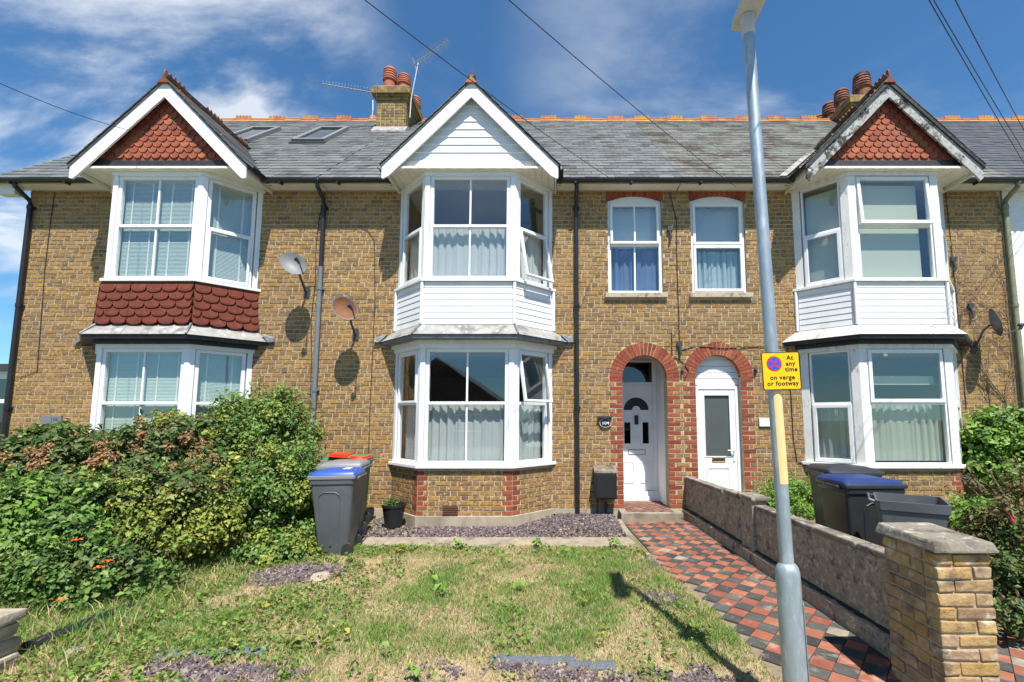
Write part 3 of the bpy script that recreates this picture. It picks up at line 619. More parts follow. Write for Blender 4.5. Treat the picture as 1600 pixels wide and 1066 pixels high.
for k in 'ABC':
    fm = FRAME[k]; gap = .075 if k != 'C' else .12
    ring(k, .055, -.12, ZG0 - .05, ZG0, 'bay_sill', 'upvc' if k != 'C' else 'old_white', .006)
    ring(k, .055, -.12, ZU0 - .045, ZU0, 'bay_sill', 'upvc' if k != 'C' else 'old_white', .006)
    # moulded head under the small roof, then the lead roof
    ring(k, .025, -.10, ZG1, ZG1 + .07, 'bay_head', 'white_paint' if k != 'C' else 'old_white', .004)
    ring(k, .06, -.10, ZG1 + .07, ZG1 + .135, 'bay_cornice', {'A': 'black_wood', 'B': 'soffit', 'C': 'black_wood'}[k], .004)
    ring(k, .19, -.08, ZG1 + .137, ZG1 + .195, 'roof_edge', {'A': 'black_wood', 'B': 'lead', 'C': 'black_wood'}[k], .006)
    ring(k, .215, -.05, ZG1 + .197, 3.215, 'lead_roof', {'A': 'lead_pale', 'B': 'lead_pale', 'C': 'painted_lead'}[k], 0, off_out_top=.035)
    Po = bay_pts(BAYS[k], .215); Pt = bay_pts(BAYS[k], .04); b = MB()
    if k != 'C':
        for i in (1, 2): b.tube([(Po[i][0], Po[i][1], ZG1 + .205), (Pt[i][0], Pt[i][1], 3.235)], .016, 6)
        for s_, i in ((-1, 0), (1, 3)): b.hexa([(Po[i][0] - .02 * s_, -.06, 3.03), (Po[i][0] + .07 * s_, -.06, 3.04), (Po[i][0] + .07 * s_, .004, 3.04), (Po[i][0] - .02 * s_, .004, 3.03), (Po[i][0] - .14 * s_, -.05, 3.15), (Po[i][0] + .05 * s_, -.05, 3.10), (Po[i][0] + .05 * s_, .004, 3.13), (Po[i][0] - .14 * s_, .004, 3.19)])
        b.build('lead_flashing', 'lead', house[k], fixn=True)
    ring(k, .03, -.10, ZU1, 5.765, 'bay_head', 'upvc' if k != 'C' else 'old_white', .004)
    # corner posts
    for (z0, z1) in ((ZG0, ZG1), (ZU0, ZU1)):
        P = bay_pts(BAYS[k], .004); Pn = bay_pts(BAYS[k], -.09)
        for i in range(4):
            b = MB(); q = []
            if i > 0:
                d = Vector((P[i - 1][0] - P[i][0], P[i - 1][1] - P[i][1])).normalized(); q.append((P[i][0] + d.x * gap, P[i][1] + d.y * gap))
            q.append(P[i])
            if i < 3:
                d = Vector((P[i + 1][0] - P[i][0], P[i + 1][1] - P[i][1])).normalized(); q.append((P[i][0] + d.x * gap, P[i][1] + d.y * gap)); 
            if i == 0: q = [P[0], q[1], (q[1][0] + .06, q[1][1] + .06), (P[0][0] + .14, .0)]
            elif i == 3: q = [q[0], P[3], (P[3][0] - .14, .0), (q[0][0] - .06, q[0][1] + .06)]
            else: q = q + [(Pn[i][0] + (q[2][0] - P[i][0]) * .6, Pn[i][1] + (q[2][1] - P[i][1]) * .6), (Pn[i][0] + (q[0][0] - P[i][0]) * .6, Pn[i][1] + (q[0][1] - P[i][1]) * .6)]
            b.prism([(x, y, z0) for x, y in q], (0, 0, z1 - z0)); b.build('corner_post', fm, house[k], fixn=True)
    for i in range(3):
        for fl, (z0, z1, zt) in enumerate(((ZG0, ZG1, ZGT), (ZU0, ZU1, ZUT))):
            mtx, wd = facet(k, i, z0, -.012, gap); kw = dict(bar=(i == 1))
            if k == 'B' and i == 2 and fl == 0: kw.update(op_u=R(11))
            if k == 'B' and i == 2 and fl == 1: kw.update(op_l=R(12))
            if k == 'B' and i == 0: kw.update(us=(fl == 0), ls=(fl == 1))
            if k == 'C': kw.update(bar=False, us=(i == 1 or False), ls=(i != 1), fw=.03, sash=.055)
            if k == 'C' and i == 1 and fl == 1: kw.update(op_u=R(4))
            if k == 'A' and i == 2 and fl == 1: kw.update(ls=True)
            make_window(k, mtx, wd, z1 - z0, zt - z0, fm if k != 'C' else 'upvc', **kw)
            flr = ('ground floor', 'upper floor')[fl]; side = POSN[i]
            if k == 'A':
                b = MB(mtx); zz_ = .08
                while zz_ < z1 - z0 - .06:
                    b.add([(.03, .100, zz_), (wd - .03, .100, zz_), (wd - .03, .108, zz_ + .021), (.03, .108, zz_ + .021)], [(0, 1, 2, 3)]); zz_ += .0225
                bl = thing('venetian_blind', mtx @ Vector((wd / 2, .11, .05)), 'lowered white venetian blind in the %s of the left house\'s %s bay' % (side, flr), 'blind', 'venetian blinds of the left house')
                b.build('slats', 'blind_white', bl, kind='stuff'); c_ = MB(mtx); nt_ = 4 if i == 1 else 2
                for q in range(nt_): u = wd * (q + .5) / nt_; c_.box(u - .012, u + .012, .094, .099, .05, z1 - z0 - .05)
                c_.build('ladder_tape', 'paper', bl); MB(mtx).box(.03, wd - .03, .09, .13, z1 - z0 - .07, z1 - z0 - .035).build('head_rail', 'paper', bl)
            elif k == 'B' or fl == 0:
                m_ = 'net' if k == 'B' else 'net_sage'
                curtain(mtx, wd - .06, .05, zt - z0 - .0 + (.03 if k == 'B' else .0), .13, m_, '%s net curtain in the %s of the %s house\'s %s bay' % ('white' if k == 'B' else 'pale sage', side, 'centre' if k == 'B' else 'right', flr), waves=9 if i == 1 else 5, seed=i * 7 + fl + ord(k), group='net curtains', x0=.03)
                if k == 'C' and i == 1:
                    tag(MB(mtx).box(.05, wd - .05, .15, .16, zt - z0 + .30, zt - z0 + .44).build('roller_blind', 'blind_sage'), 'rolled-up pale blind across the top of the right house\'s ground floor bay window', 'blind')
            else:
                tag(MB(mtx).box(.04 if i != 1 else .02, wd - (.04 if i != 1 else .13), .12, .124, .05, z1 - z0 - .1).build('roller_blind', 'blind_sage'), 'drawn sage roller blind in the %s of the right house\'s upper bay' % side, 'blind', 'sage roller blinds')
    # between the floors
    P = bay_pts(BAYS[k], .0)
    ring(k, .0, -.10, 3.1, ZU0 - .05, 'bay_apron', 'tile_maroon' if k == 'A' else 'white_paint', 0)
    if k == 'A':
        rows = 5; tw = .245
        for i in range(3):
            for r_ in range(rows):
                zb_ = 3.225 + r_ * .132; fl_ = .015 + .02 * (1 - r_ / rows); off_ = .012 + .035 * (1 - r_ / rows)
                mtx, wd = facet(k, i, 0, off_, 0); nt_ = round(wd / tw); t_w = wd / nt_
                for q in range(nt_ + (r_ % 2)):
                    u0 = (q - .5 * (r_ % 2)) * t_w; u1 = u0 + t_w; u0 = max(u0, 0); u1 = min(u1, wd)
                    if u1 - u0 < .03: continue
                    cu = (u0 + u1) / 2; hw_ = (u1 - u0) / 2 - .004; dz = random.uniform(-.006, .006)
                    pts = [(cu + hw_ * math.cos(a), zb_ + .065 + dz - .075 * math.sin(a) ** .8) for a in np.linspace(math.pi, 0, 7)] + [(cu + hw_, zb_ + .17), (cu - hw_, zb_ + .17)]
                    b = MB(mtx); b.add([(x, -.034 if z < zb_ + .1 else -.002, z) for x, z in pts] + [(x, -.006 if z < zb_ + .1 else .006, z) for x, z in pts],
                        [tuple(range(9)), tuple(range(17, 8, -1))] + [((j + 1) % 9, j, 9 + j, 9 + (j + 1) % 9) for j in range(9)])
                    b.build('scalloped_tile', 'tile_maroon', house[k])
    else:
        rows = 7; h0, h1 = 3.225, ZU0 - .05; bh = (h1 - h0) / rows
        for i in range(3):
            mtx, wd = facet(k, i, 0, .004, .0)
            for r_ in range(rows):
                za = h0 + r_ * bh; b = MB(mtx)
                b.hexa([(.03, -.014, za + .006), (wd - .03, -.014, za + .006), (wd - .03, .02, za + .004), (.03, .02, za + .004), (.03, -.008, za + bh - .002), (wd - .03, -.008, za + bh - .002), (wd - .03, .02, za + bh), (.03, .02, za + bh)])
                b.build('board', 'upvc' if k == 'B' else 'white_paint', house[k])
        for i in range(4):
            x, y = bay_pts(BAYS[k], .02)[i]; b = MB()
            b.tube([(x, min(y, -.012), h0), (x, min(y, -.012), h1)], .028, 8); b.build('corner_trim', 'upvc' if k == 'B' else 'old_white', house[k])
b = MB(); b.box(BAYS['B'] - .33 + .0, BAYS['B'] - .10, -.622, -.58, BZ + .005, BZ + .145); 
for i in range(4): b.box(BAYS['B'] - .32, BAYS['B'] - .11, -.627, -.622, BZ + .02 + i * .032, BZ + .034 + i * .032)
b.build('air_vent', 'iron', house['B'])
# sash style windows over the doors
for k in 'BC':
    a, q = WINS[k]; mtx = frame_matrix(a + .004, .05, WZ0, 1, 0); wd = q - a - .008
    make_window(k, mtx, wd, WZ1 - WZ0, 4.775 - WZ0, bar=(k == 'B'), us=True, ls=(k == 'C'), op_u=R(2.5) if k == 'B' else 0, sash=.045)
    n = 12; cx_ = (a + q) / 2
    pts = [(a + .004, WZ1), (q - .004, WZ1)] + [(cx_ + (q - a) / 2 * .99 * math.cos(t), WZ1 + .10 * math.sin(t) ** 1) for t in np.linspace(.05, math.pi - .05, n)]
    MB().prism([(x, .05, z) for x, z in pts], (0, .06, 0)).build('arched_frame_head', 'upvc', house[k], fixn=True)
mtx = frame_matrix(WINS['B'][0], .05, WZ0, 1, 0)
curtain(mtx, .90, .03, .84, .12, 'net_blue', 'blue curtain behind the lower sash of the window above the porch', 'curtain', 7, .03, seed=5, x0=.03)
curtain(mtx, .90, .86, 1.62, .14, 'reflect_film', 'pale crumpled sheet standing in for the reflection in the upper sash above the porch', 'window_sheet', 3, .012, seed=8, x0=.03, cat='sheet')  # pale sheet added to give the upper sash its reflected look
mtx = frame_matrix(WINS['C'][0], .05, WZ0, 1, 0)
curtain(mtx, .90, .03, .80, .12, 'net_teal', 'pale teal net curtain in the lower sash above the glazed door', 'net_curtain', 8, .03, seed=9, group='net curtains', x0=.03)
curtain(mtx, .90, .86, 1.62, .14, 'net_teal', 'pale sheet behind the upper sash above the glazed door', 'window_sheet', 2, .01, seed=4, x0=.03, cat='sheet')
# ------------------------------------------------------------------ roofs
EY, EZ, RY, RZ = -.33, 5.81, 4.0, 9.80
SL = (RZ - EZ) / (RY - EY); RA = math.atan(SL); RLEN = math.hypot(RY - EY, RZ - EZ)
GY = -.77; GAPEX, GEAVE, GHALF = 7.27, 5.80, 1.43; GSL = (GAPEX - GEAVE) / GHALF
def in_gable(k, x, z, m=0.0): return k in GAB and abs(x - GAB[k]) < GHALF + .05 and z < GAPEX - GSL * abs(x - GAB[k]) - m
SLATE_MESH = {}
def slate_pts(w_, ln, rr): 
    t = .006; j = lambda a: rr.uniform(-a, a)
    lo = .016 + j(.003); return [(-w_ / 2, j(.004), lo), (w_ / 2, j(.004), lo), (w_ / 2, ln, .004), (-w_ / 2, ln, .004), (-w_ / 2, 0, lo + t), (w_ / 2, 0, lo + t), (w_ / 2, ln, .010), (-w_ / 2, ln, .010)]
SF = [(4, 5, 6, 7), (0, 1, 5, 4), (1, 2, 6, 5), (3, 0, 4, 7), (0, 3, 2, 1)]
def slate_mesh(m, i, sw):
    if (m, i) not in SLATE_MESH:
        me = bpy.data.meshes.new('slate'); me.from_pydata(slate_pts(sw - .005, .26, random.Random(i)), [], SF); me.materials.append(M[m]); SLATE_MESH[(m, i)] = me
    return SLATE_MESH[(m, i)]
ROOFM = {'A': 'slate', 'B': 'slate', 'C': 'slate_c', 'D': 'slate_d'}
roof = {}
rs = random.Random(11)
for k in 'ABCD':
    x0, x1 = RNGX[k]; x0r = x0 - (.32 if k == 'A' else 0); b = MB()
    b.hexa([(x0r, EY, EZ - .03), (x1, EY, EZ - .03), (x1, RY, RZ - .03), (x0r, RY, RZ - .03), (x0r, EY, EZ), (x1, EY, EZ), (x1, RY, RZ), (x0r, RY, RZ)])
    b.hexa([(x0r, RY, RZ - .03), (x1, RY, RZ - .03), (x1, 2 * RY - EY, EZ - .03), (x0r, 2 * RY - EY, EZ - .03), (x0r, RY, RZ), (x1, RY, RZ), (x1, 2 * RY - EY, EZ), (x0r, 2 * RY - EY, EZ)])
    if k == 'A':
        b.prism([(x0 + .02, 0, 5.7), (x0 + .02, 8.0, 5.7), (x0 + .02, RY, RZ - .1)], (.1, 0, 0))
    roof[k] = b.build('roof', ROOFM[k], house[k], fixn=True)
    exp_ = .205; sw = .252; items = []
    nrow = int(RLEN / exp_)
    for r_ in range(nrow + 1):
        d0 = r_ * exp_ - .02; s_ = x0r + sw / 2 - (sw / 2 if r_ % 2 else 0)
        while s_ < x1 + sw / 2:
            u0, u1 = max(s_ - sw / 2, x0r), min(s_ + sw / 2, x1)
            if u1 - u0 > .04 and d0 + .26 < RLEN + .16:
                cx_ = (u0 + u1) / 2; dm = d0 + .1
                if not in_gable(k, cx_, EZ + dm * math.sin(RA), .12): items.append((cx_, u1 - u0, d0 + rs.uniform(-.006, .006)))
            s_ += sw
    rot = Matrix.Rotation(RA, 4, 'X')
    def shows(e):
        p = Vector((e[0], EY + e[2] * math.cos(RA), EZ + e[2] * math.sin(RA))); x, y, d = project(p)
        hid = (k == 'A' and x < 330)
        return (1 / d if 0 < x < 1600 and not hid else 0) if e[1] > sw - .002 else -1
    items.sort(key=shows, reverse=True); rest = MB()
    for n, (cx_, wd, d0) in enumerate(items):
        p = Vector((cx_, EY + d0 * math.cos(RA), EZ + d0 * math.sin(RA)))
        if n < 300 and shows((cx_, wd, d0)) > 0:
            child_mesh('slate', slate_mesh(ROOFM[k], n % 11, sw), p, roof[k], (RA + rs.uniform(-.004, .004), 0, rs.uniform(-.008, .008)))
        else:
            rest.m = Matrix.Translation(p) @ rot; rest.add(slate_pts(wd - .005, .26, rs), SF)
    if rest.v: rest.build('slates', ROOFM[k], roof[k], kind='stuff')
    # eaves: soffit, fascia, gutter; broken where the gable comes forward
    segs = [(x0r + .02, x1)] if k != 'D' else [(x0, x1)]
    if k in GAB: segs = subtract(segs, GAB[k] - 1.40, GAB[k] + 1.40)
    for a, q in segs:
        so, fa, gu = MB(), MB(), MB()
        so.box(a, q, -.235, -.001, Z_TOP - .045, Z_TOP - .03); fa.box(a, q, -.26, -.236, Z_TOP - .065, Z_TOP + .03)
        prof = [(.058 * math.cos(t), .058 * math.sin(t)) for t in np.linspace(math.pi, 2 * math.pi, 9)]; pin = [(c_ * .93, s_ * .93) for c_, s_ in prof][::-1]
        gu.prism([(a, -.322 + c_, Z_TOP - .005 + s_) for c_, s_ in prof + pin], (q - a, 0, 0))
        x = a + .3
        while x < q: gu.box(x, x + .03, -.36, -.262, Z_TOP - .085, Z_TOP - .045); x += .95
        so.build('soffit', 'soffit', house[k]); fa.build('fascia', 'soffit', house[k]); gu.build('gutter', 'black_plastic', house[k], fixn=True)
    # ridge tiles, every other one crested
    x = x0r; n = 0; tl = .455
    while x < x1 - .05:
        e = min(x + tl - .008, x1); b = MB(); hw_ = .13; dz = rs.uniform(-.006, .006)
        b.add([(x, RY - hw_, RZ - .085 + dz), (x, RY, RZ + .045 + dz), (x, RY + hw_, RZ - .085 + dz), (e, RY - hw_, RZ - .085 + dz), (e, RY, RZ + .045 + dz), (e, RY + hw_, RZ - .085 + dz),
               (x, RY, RZ - .10), (e, RY, RZ - .10)], [(0, 3, 4, 1), (1, 4, 5, 2), (0, 1, 6), (1, 2, 6), (3, 7, 4), (4, 7, 5), (0, 6, 7, 3), (2, 5, 7, 6)])
        b.tube([(x + .002, RY, RZ + .046 + dz), (e - .002, RY, RZ + .046 + dz)], .028, 6)
        if n % 2 == 0 and e - x > .3:
            pts = [(x + .01, RZ + .04)] + [(e - .01, RZ + .04)]
            for q in range(5, 0, -1):
                u1 = x + .01 + (e - x - .02) * q / 5; u0 = x + .01 + (e - x - .02) * (q - 1) / 5; h_ = .145 + dz
                pts += [(u1 - .008, RZ + h_ - .02), (u1 - .03, RZ + h_ + .012), (u0 + .03, RZ + h_ + .012), (u0 + .008, RZ + h_ - .02), (u0 + .002, RZ + h_ - .045)]
            b.prism([(px, RY - .014, pz) for px, pz in pts], (0, .028, 0))
        b.build('ridge_tile', 'clay' if k != 'D' else 'clay', roof[k], fixn=True); x += tl; n += 1
# --- the three gables over the bays
BARGE = {'A': 'white_paint', 'B': 'upvc', 'C': 'flaky'}
for k in 'ABC':
    cx = GAB[k]; g = MB(); back_a = (GAPEX - EZ) / SL + EY; back_e = (GEAVE - EZ) / SL + EY
    for s_ in (-1, 1):
        g.hexa([(cx + s_ * GHALF, GY, GEAVE - .03), (cx, GY, GAPEX - .03), (cx, back_a + .1, GAPEX - .03), (cx + s_ * GHALF, back_e + .12, GEAVE - .03),
                (cx + s_ * GHALF, GY, GEAVE), (cx, GY, GAPEX), (cx, back_a + .1, GAPEX), (cx + s_ * GHALF, back_e + .12, GEAVE)])
    groof = g.build('gable_roof', ROOFM[k], house[k], fixn=True)
    glen = math.hypot(GHALF, GAPEX - GEAVE); ga = math.atan(GSL); sw = .252; exp_ = .19; rest = MB()
    for s_ in (-1, 1):
        for r_ in range(int(glen / exp_) + 1):
            d0 = r_ * exp_ - .015
            if d0 + .26 > glen + .13: continue
            yb = (EZ and ((GEAVE + (d0 + .1) * math.sin(ga)) - EZ) / SL + EY) + .12
            y = GY - .02 - (sw / 2 if r_ % 2 else 0)
            while y < yb:
                ya, yc = max(y, GY - .02), min(y + sw, yb)
                if yc - ya > .04:
                    ym = (ya + yc) / 2
                    # local x -> along y, local y -> up the slope
                    ux = Vector((0, 1, 0)) * (s_); uy = Vector((-s_ * math.cos(ga), 0, math.sin(ga))); uz = ux.cross(uy)
                    p = Vector((cx + s_ * (GHALF - d0 * math.cos(ga)), ym, GEAVE + d0 * math.sin(ga)))
                    mt = Matrix((( ux.x, uy.x, uz.x, p.x), (ux.y, uy.y, uz.y, p.y), (ux.z, uy.z, uz.z, p.z), (0, 0, 0, 1)))
                    if yc - ya > sw - .002:
                        o = child_mesh('slate', slate_mesh(ROOFM[k], r_ % 11, sw), p, groof); o.rotation_euler = mt.to_euler()
                    else: rest.m = mt; rest.add(slate_pts(yc - ya - .005, .26, rs), SF)
                y += sw
    if rest.v: rest.build('slates', ROOFM[k], groof, kind='stuff')
    # gable ridge
    y = GY - .03; n = 0
    while y < back_a - .05:
        e = min(y + .447, back_a + .02); b = MB(); hw_ = .10
        b.add([(cx - hw_, y, GAPEX - .075), (cx, y, GAPEX + .04), (cx + hw_, y, GAPEX - .075), (cx - hw_, e, GAPEX - .075), (cx, e, GAPEX + .04), (cx + hw_, e, GAPEX - .075)], [(0, 3, 4, 1), (1, 4, 5, 2), (0, 1, 2), (3, 5, 4), (0, 2, 5, 3)])
        if (n % 2 == 0 and k != 'B') and e - y > .25:
            for q in range(5):
                u0 = y + (e - y) * q / 5; u1 = y + (e - y) * (q + .8) / 5
                b.prism([(cx - .012, u0, GAPEX + .03), (cx - .012, u1, GAPEX + .03), (cx - .014, u1 - .006, GAPEX + .13), (cx - .014, (u0 + u1) / 2, GAPEX + .175), (cx - .014, u0 + .006, GAPEX + .13)], (.028, 0, 0))
        b.build('ridge_tile', 'clay' if k == 'B' else 'clay_dark', groof, fixn=True); y += .455; n += 1
    if k == 'B': MB().lathe([(.035, 0), (.02, .05), (.012, .07), (.02, .095), (.004, .17)], 8, (cx, GY + .02, GAPEX + .03)).build('finial', 'clay_dark', groof, smooth=True)
    # bargeboards
    bt = .20
    for s_ in (-1, 1):
        b = MB(); ct = GAPEX - .015; ex_ = GHALF - .01; ce = GEAVE - .015; dv_ = bt / math.cos(ga)
        pts = [(cx, ct), (cx + s_ * ex_, ce), (cx + s_ * ex_, ce - .20), (cx + s_ * (ex_ - .055), ce - .215 if k != 'C' else ce - .25), (cx + s_ * (ex_ - .12), ce - dv_ + .12 * GSL), (cx, ct - dv_)]
        if k == 'B': pts[3] = (cx + s_ * (ex_ - .02), ce - .215)
        b.prism([(x, GY + .015, z) for x, z in pts], (0, .03, 0)); b.build('bargeboard', BARGE[k], house[k], fixn=True, bevel=.003, seg=1)
        if k in 'C':
            b = MB(); pts = [(cx, ct + .004), (cx + s_ * (ex_ + .02), ce + .004), (cx + s_ * (ex_ + .02), ce - .055), (cx, ct - .07)]
            b.prism([(x, GY - .012, z) for x, z in pts], (0, .026, 0)); b.build('bargeboard_moulding', 'black_wood', house[k], fixn=True)
        else:
            b = MB(); pts = [(cx, ct + .006), (cx + s_ * (ex_ + .012), ce + .006), (cx + s_ * (ex_ + .012), ce - .012), (cx, ct - .018)]
            b.prism([(x, GY + .004, z) for x, z in pts], (0, .012, 0)); b.build('bargeboard_trim', 'lead' if k == 'B' else 'lead_pale', house[k], fixn=True)
    # gable face
    fy = -.615; zb_ = 5.94; hb = lambda z: (GAPEX - .04 - z) / GSL - .02
    b = MB(); b.prism([(cx - hb(zb_), fy, zb_), (cx + hb(zb_), fy, zb_), (cx, fy, GAPEX - .05)], (0, .05, 0)); b.build('gable_wall', 'tile_red' if k != 'B' else 'white_paint', house[k], fixn=True)
    b = MB(); b.box(cx - 1.18, cx + 1.18, fy - .035, fy + .06, 5.83, zb_); b.build('gable_beam', 'black_wood' if k != 'B' else 'old_white', house[k], bevel=.004)
    if k == 'B':
        bh = .135; z = zb_ + .004
        while z < GAPEX - .2:
            z1 = min(z + bh, GAPEX - .12); b = MB(); a0, a1 = hb(z), max(hb(z1), .02)
            b.hexa([(cx - a0, fy - .022, z + .008), (cx + a0, fy - .022, z + .008), (cx + a0, fy, z), (cx - a0, fy, z), (cx - a1, fy - .008, z1), (cx + a1, fy - .008, z1), (cx + a1, fy, z1), (cx - a1, fy, z1)]); b.build('board', 'upvc', house[k]); z += bh
    else:
        tw, ex2 = .150, .098; r_ = 0; z = zb_ + .012
        b = MB(); nn_ = 15
        for q in range(nn_):
            u0 = -1.13 + 2.26 * q / nn_; MB().box(cx + u0 + .003, cx + u0 + 2.26 / nn_ - .003, fy - .012, fy, zb_ + .002, zb_ + .085 + .006 * (q % 2)).build('plain_tile', 'tile_red', house[k])
        z = zb_ + .052
        while z < GAPEX - .16:
            hwid = hb(z + .06); nq = int(hwid / tw) + 1
            for q in range(-nq, nq + 1):
                cu = (q + .5 * (r_ % 2)) * tw
                if abs(cu) > hwid + .0: continue
                hw_ = tw / 2 - .004; zz_ = z + rs.uniform(-.005, .005); cu += rs.uniform(-.003, .003)
                pts = [(cu + hw_ * math.cos(a), zz_ + .055 - .068 * math.sin(a)) for a in np.linspace(math.pi, 0, 8)] + [(cu + hw_, zz_ + .13), (cu - hw_, zz_ + .13)]
                b = MB(); b.add([(cx + x, fy - (.030 if zq < zz_ + .1 else .008), zq) for x, zq in pts] + [(cx + x, fy - (.016 if zq < zz_ + .1 else 0), zq) for x, zq in pts],
                    [tuple(range(10)), tuple(range(19, 9, -1))] + [((j + 1) % 10, j, 10 + j, 10 + (j + 1) % 10) for j in range(10)])
                b.build('scalloped_tile', 'tile_red', house[k])
            z += ex2; r_ += 1
    # boxed soffits beside the bay
    nb = 13
    for s_ in (-1, 1):
        so = MB()
        for q in range(nb):
            u0 = .0 + 1.36 * q / nb; u1 = u0 + 1.36 / nb - .004; xa, xb_ = sorted((cx + s_ * u0, cx + s_ * u1))
            so.box(xa, xb_, GY + .047, .0, 5.762 + .002 * (q % 2), 5.80)
        xa, xb_ = sorted((cx + s_ * 1.365, cx + s_ * 1.39)); so.box(xa, xb_, GY + .046, .0, 5.69, 5.83)
        so.build('gable_soffit', 'soffit', house[k])
    for s_ in (-1, 1):
        gu = MB()
        prof = [(.055 * math.cos(t), .055 * math.sin(t)) for t in np.linspace(math.pi, 2 * math.pi, 9)]; pin = [(c_ * .92, q_ * .92) for c_, q_ in prof][::-1]
        gu.prism([(cx + s_ * 1.455 + c_, GY + .06, 5.80 + q_) for c_, q_ in prof + pin], (0, .52, 0))
        gu.build('gutter', 'black_plastic', house[k], fixn=True)
    va = MB()
    for s_ in (-1,):
        p0 = Vector((cx + s_ * (GHALF + .10), EY - .02, EZ + .012)); p1 = Vector((cx + s_ * .02, back_a + .02, GAPEX + .01))
        va.add([p0 + Vector((0, 0, .02)), p0 + Vector((s_ * .12, 0, .02)), p1 + Vector((s_ * .12, 0, .02)), p1 + Vector((0, 0, .03)), p0 - Vector((s_ * .05, 0, -.06)), p1 - Vector((s_ * .05, 0, -.07))], [(0, 1, 2, 3), (4, 0, 3, 5)])
    if k == 'C': va.build('valley_lead', 'lead_pale', groof)
# rooflights in the left house's slope
for n, xc in enumerate((-7.05, -5.38)):
    mt = Matrix.Translation((xc, EY + 2.85 * math.cos(RA), EZ + 2.85 * math.sin(RA) + .02)) @ Matrix.Rotation(RA, 4, 'X')
    hw_, ln = .36, 1.55; b = MB(mt)
    b.box(-hw_, -hw_ + .085, 0, ln, 0, .085); b.box(hw_ - .085, hw_, 0, ln, 0, .085); b.box(-hw_ + .085, hw_ - .085, 0, .09, 0, .085); b.box(-hw_ + .085, hw_ - .085, ln - .1, ln, 0, .09)
    rl = b.build('roof_light', 'velux', house['A'], bevel=.006)
    MB(mt).box(-hw_ + .08, hw_ - .08, .08, ln - .09, .045, .055).build('pane', 'glass_dark', rl); MB(mt).box(-hw_ - .03, hw_ + .03, -.1, .0, .0, .03).build('apron_flashing', 'metal_dark', rl)
    MB(mt).box(-hw_ + .07, hw_ - .07, .07, ln - .08, .0, .01).build('lining', 'plaster', rl)
# ------------------------------------------------------------------ chimneys
def chimney_pot(par, x, y, z, h, r, m, louvres=4, open_top=False):
    prof = [(r * 1.0, 0), (r * .98, h * .45), (r * 1.18, h * .47), (r * 1.18, h * .52)]; z_ = h * .52
    for i in range(louvres):
        hh = (h * .42) / louvres; prof += [(r * .86, z_ + .002), (r * .86, z_ + hh * .4), (r * (1.16 - .03 * i), z_ + hh * .42), (r * (1.12 - .05 * i), z_ + hh)]; z_ += hh
    prof += [(r * .80, h * .97), (r * .72, h)] if not open_top else [(r * 1.0, h * .96), (r * 1.0, h), (r * .85, h), (r * .85, h * .8)]
    return MB().lathe(prof, 16, (x, y, z)).build('chimney_pot', m, par, smooth=True)
def chimney(k, x0, x1, y0, y1, zb, zt, pots, mm, pm):
    b = MB(); b.box(x0 + .006, x1 - .006, y0 + .006, y1 - .006, zb, zt - .02)
    st = b.build('chimney_stack', 'mortar_grey', house[k]); br = MB()
    for (ox, oy, dx, dy, ln) in ((x0, y0, 1, 0, x1 - x0), (x1, y0, 0, 1, y1 - y0), (x0, y1, 0, -1, y1 - y0)):
        mt = frame_matrix(ox, oy, 0, dx, dy); n = 0; z = zb
        while z < zt - .32:
            s_ = -.1125 * (n % 2); j = 0
            while s_ < ln:
                wd = .225 if (j + n) % 2 else .1125; u0, u1 = max(s_, 0), min(s_ + wd - .01, ln)
                if u1 - u0 > .03: v, f = brick_mesh(u1 - u0, rb); br.m = mt @ Matrix.Translation(((u0 + u1) / 2, 0, z)); br.add(v, f)
                s_ += wd; j += 1
            z += CH; n += 1
    br.build('brickwork', 'brick_lichen', st, kind='stuff')
    c = MB()
    for (e, za, zb2) in ((.03, zt - .33, zt - .25), (.06, zt - .25, zt - .20), (.11, zt - .20, zt - .02)): c.box(x0 - e, x1 + e, y0 - e, y1 + e, za, zb2)
    c.build('chimney_cap', 'brick_lichen', st, bevel=.012); MB().box(x0 - .06, x1 + .06, y0 - .06, y1 + .06, zt - .02, zt + .03).build('flaunching', 'concrete', st, bevel=.015)
    f = MB(); zr = lambda y: EZ + (y - EY) * SL
    f.hexa([(x0 - .05, y0 - .16, zr(y0 - .16)), (x1 + .05, y0 - .16, zr(y0 - .16)), (x1 + .05, y0 - .004, zr(y0 - .16)), (x0 - .05, y0 - .004, zr(y0 - .16)), (x0 - .05, y0 - .16, zr(y0 - .16) + .05), (x1 + .05, y0 - .16, zr(y0 - .16) + .05), (x1 + .05, y0 - .004, zr(y0) + .10), (x0 - .05, y0 - .004, zr(y0) + .10)]); f.build('lead_flashing', 'lead_pale', st, fixn=True)
    for p in pots: chimney_pot(st, *p[:2], zt + .02, *p[2:4], pm, *p[4:])
    return st
chimney('B', -4.40, -3.66, 2.95, 4.35, 8.6, 9.95, [(-4.17, 3.15, .66, .15), (-3.82, 3.2, .52, .15), (-4.05, 3.75, .60, .14), (-3.80, 4.05, .55, .14)], 'brick_lichen', 'pot')
chimney('C', 7.62, 8.45, 3.25, 5.5, 8.5, 9.93, [(7.84, 3.95, .70, .165), (7.84, 4.5, .72, .165), (7.82, 5.0, .68, .165), (8.06, 3.45, .72, .19, 4, True), (8.25, 4.2, .55, .15), (8.22, 4.9, .55, .15)], 'brick_lichen', 'pot_dark')
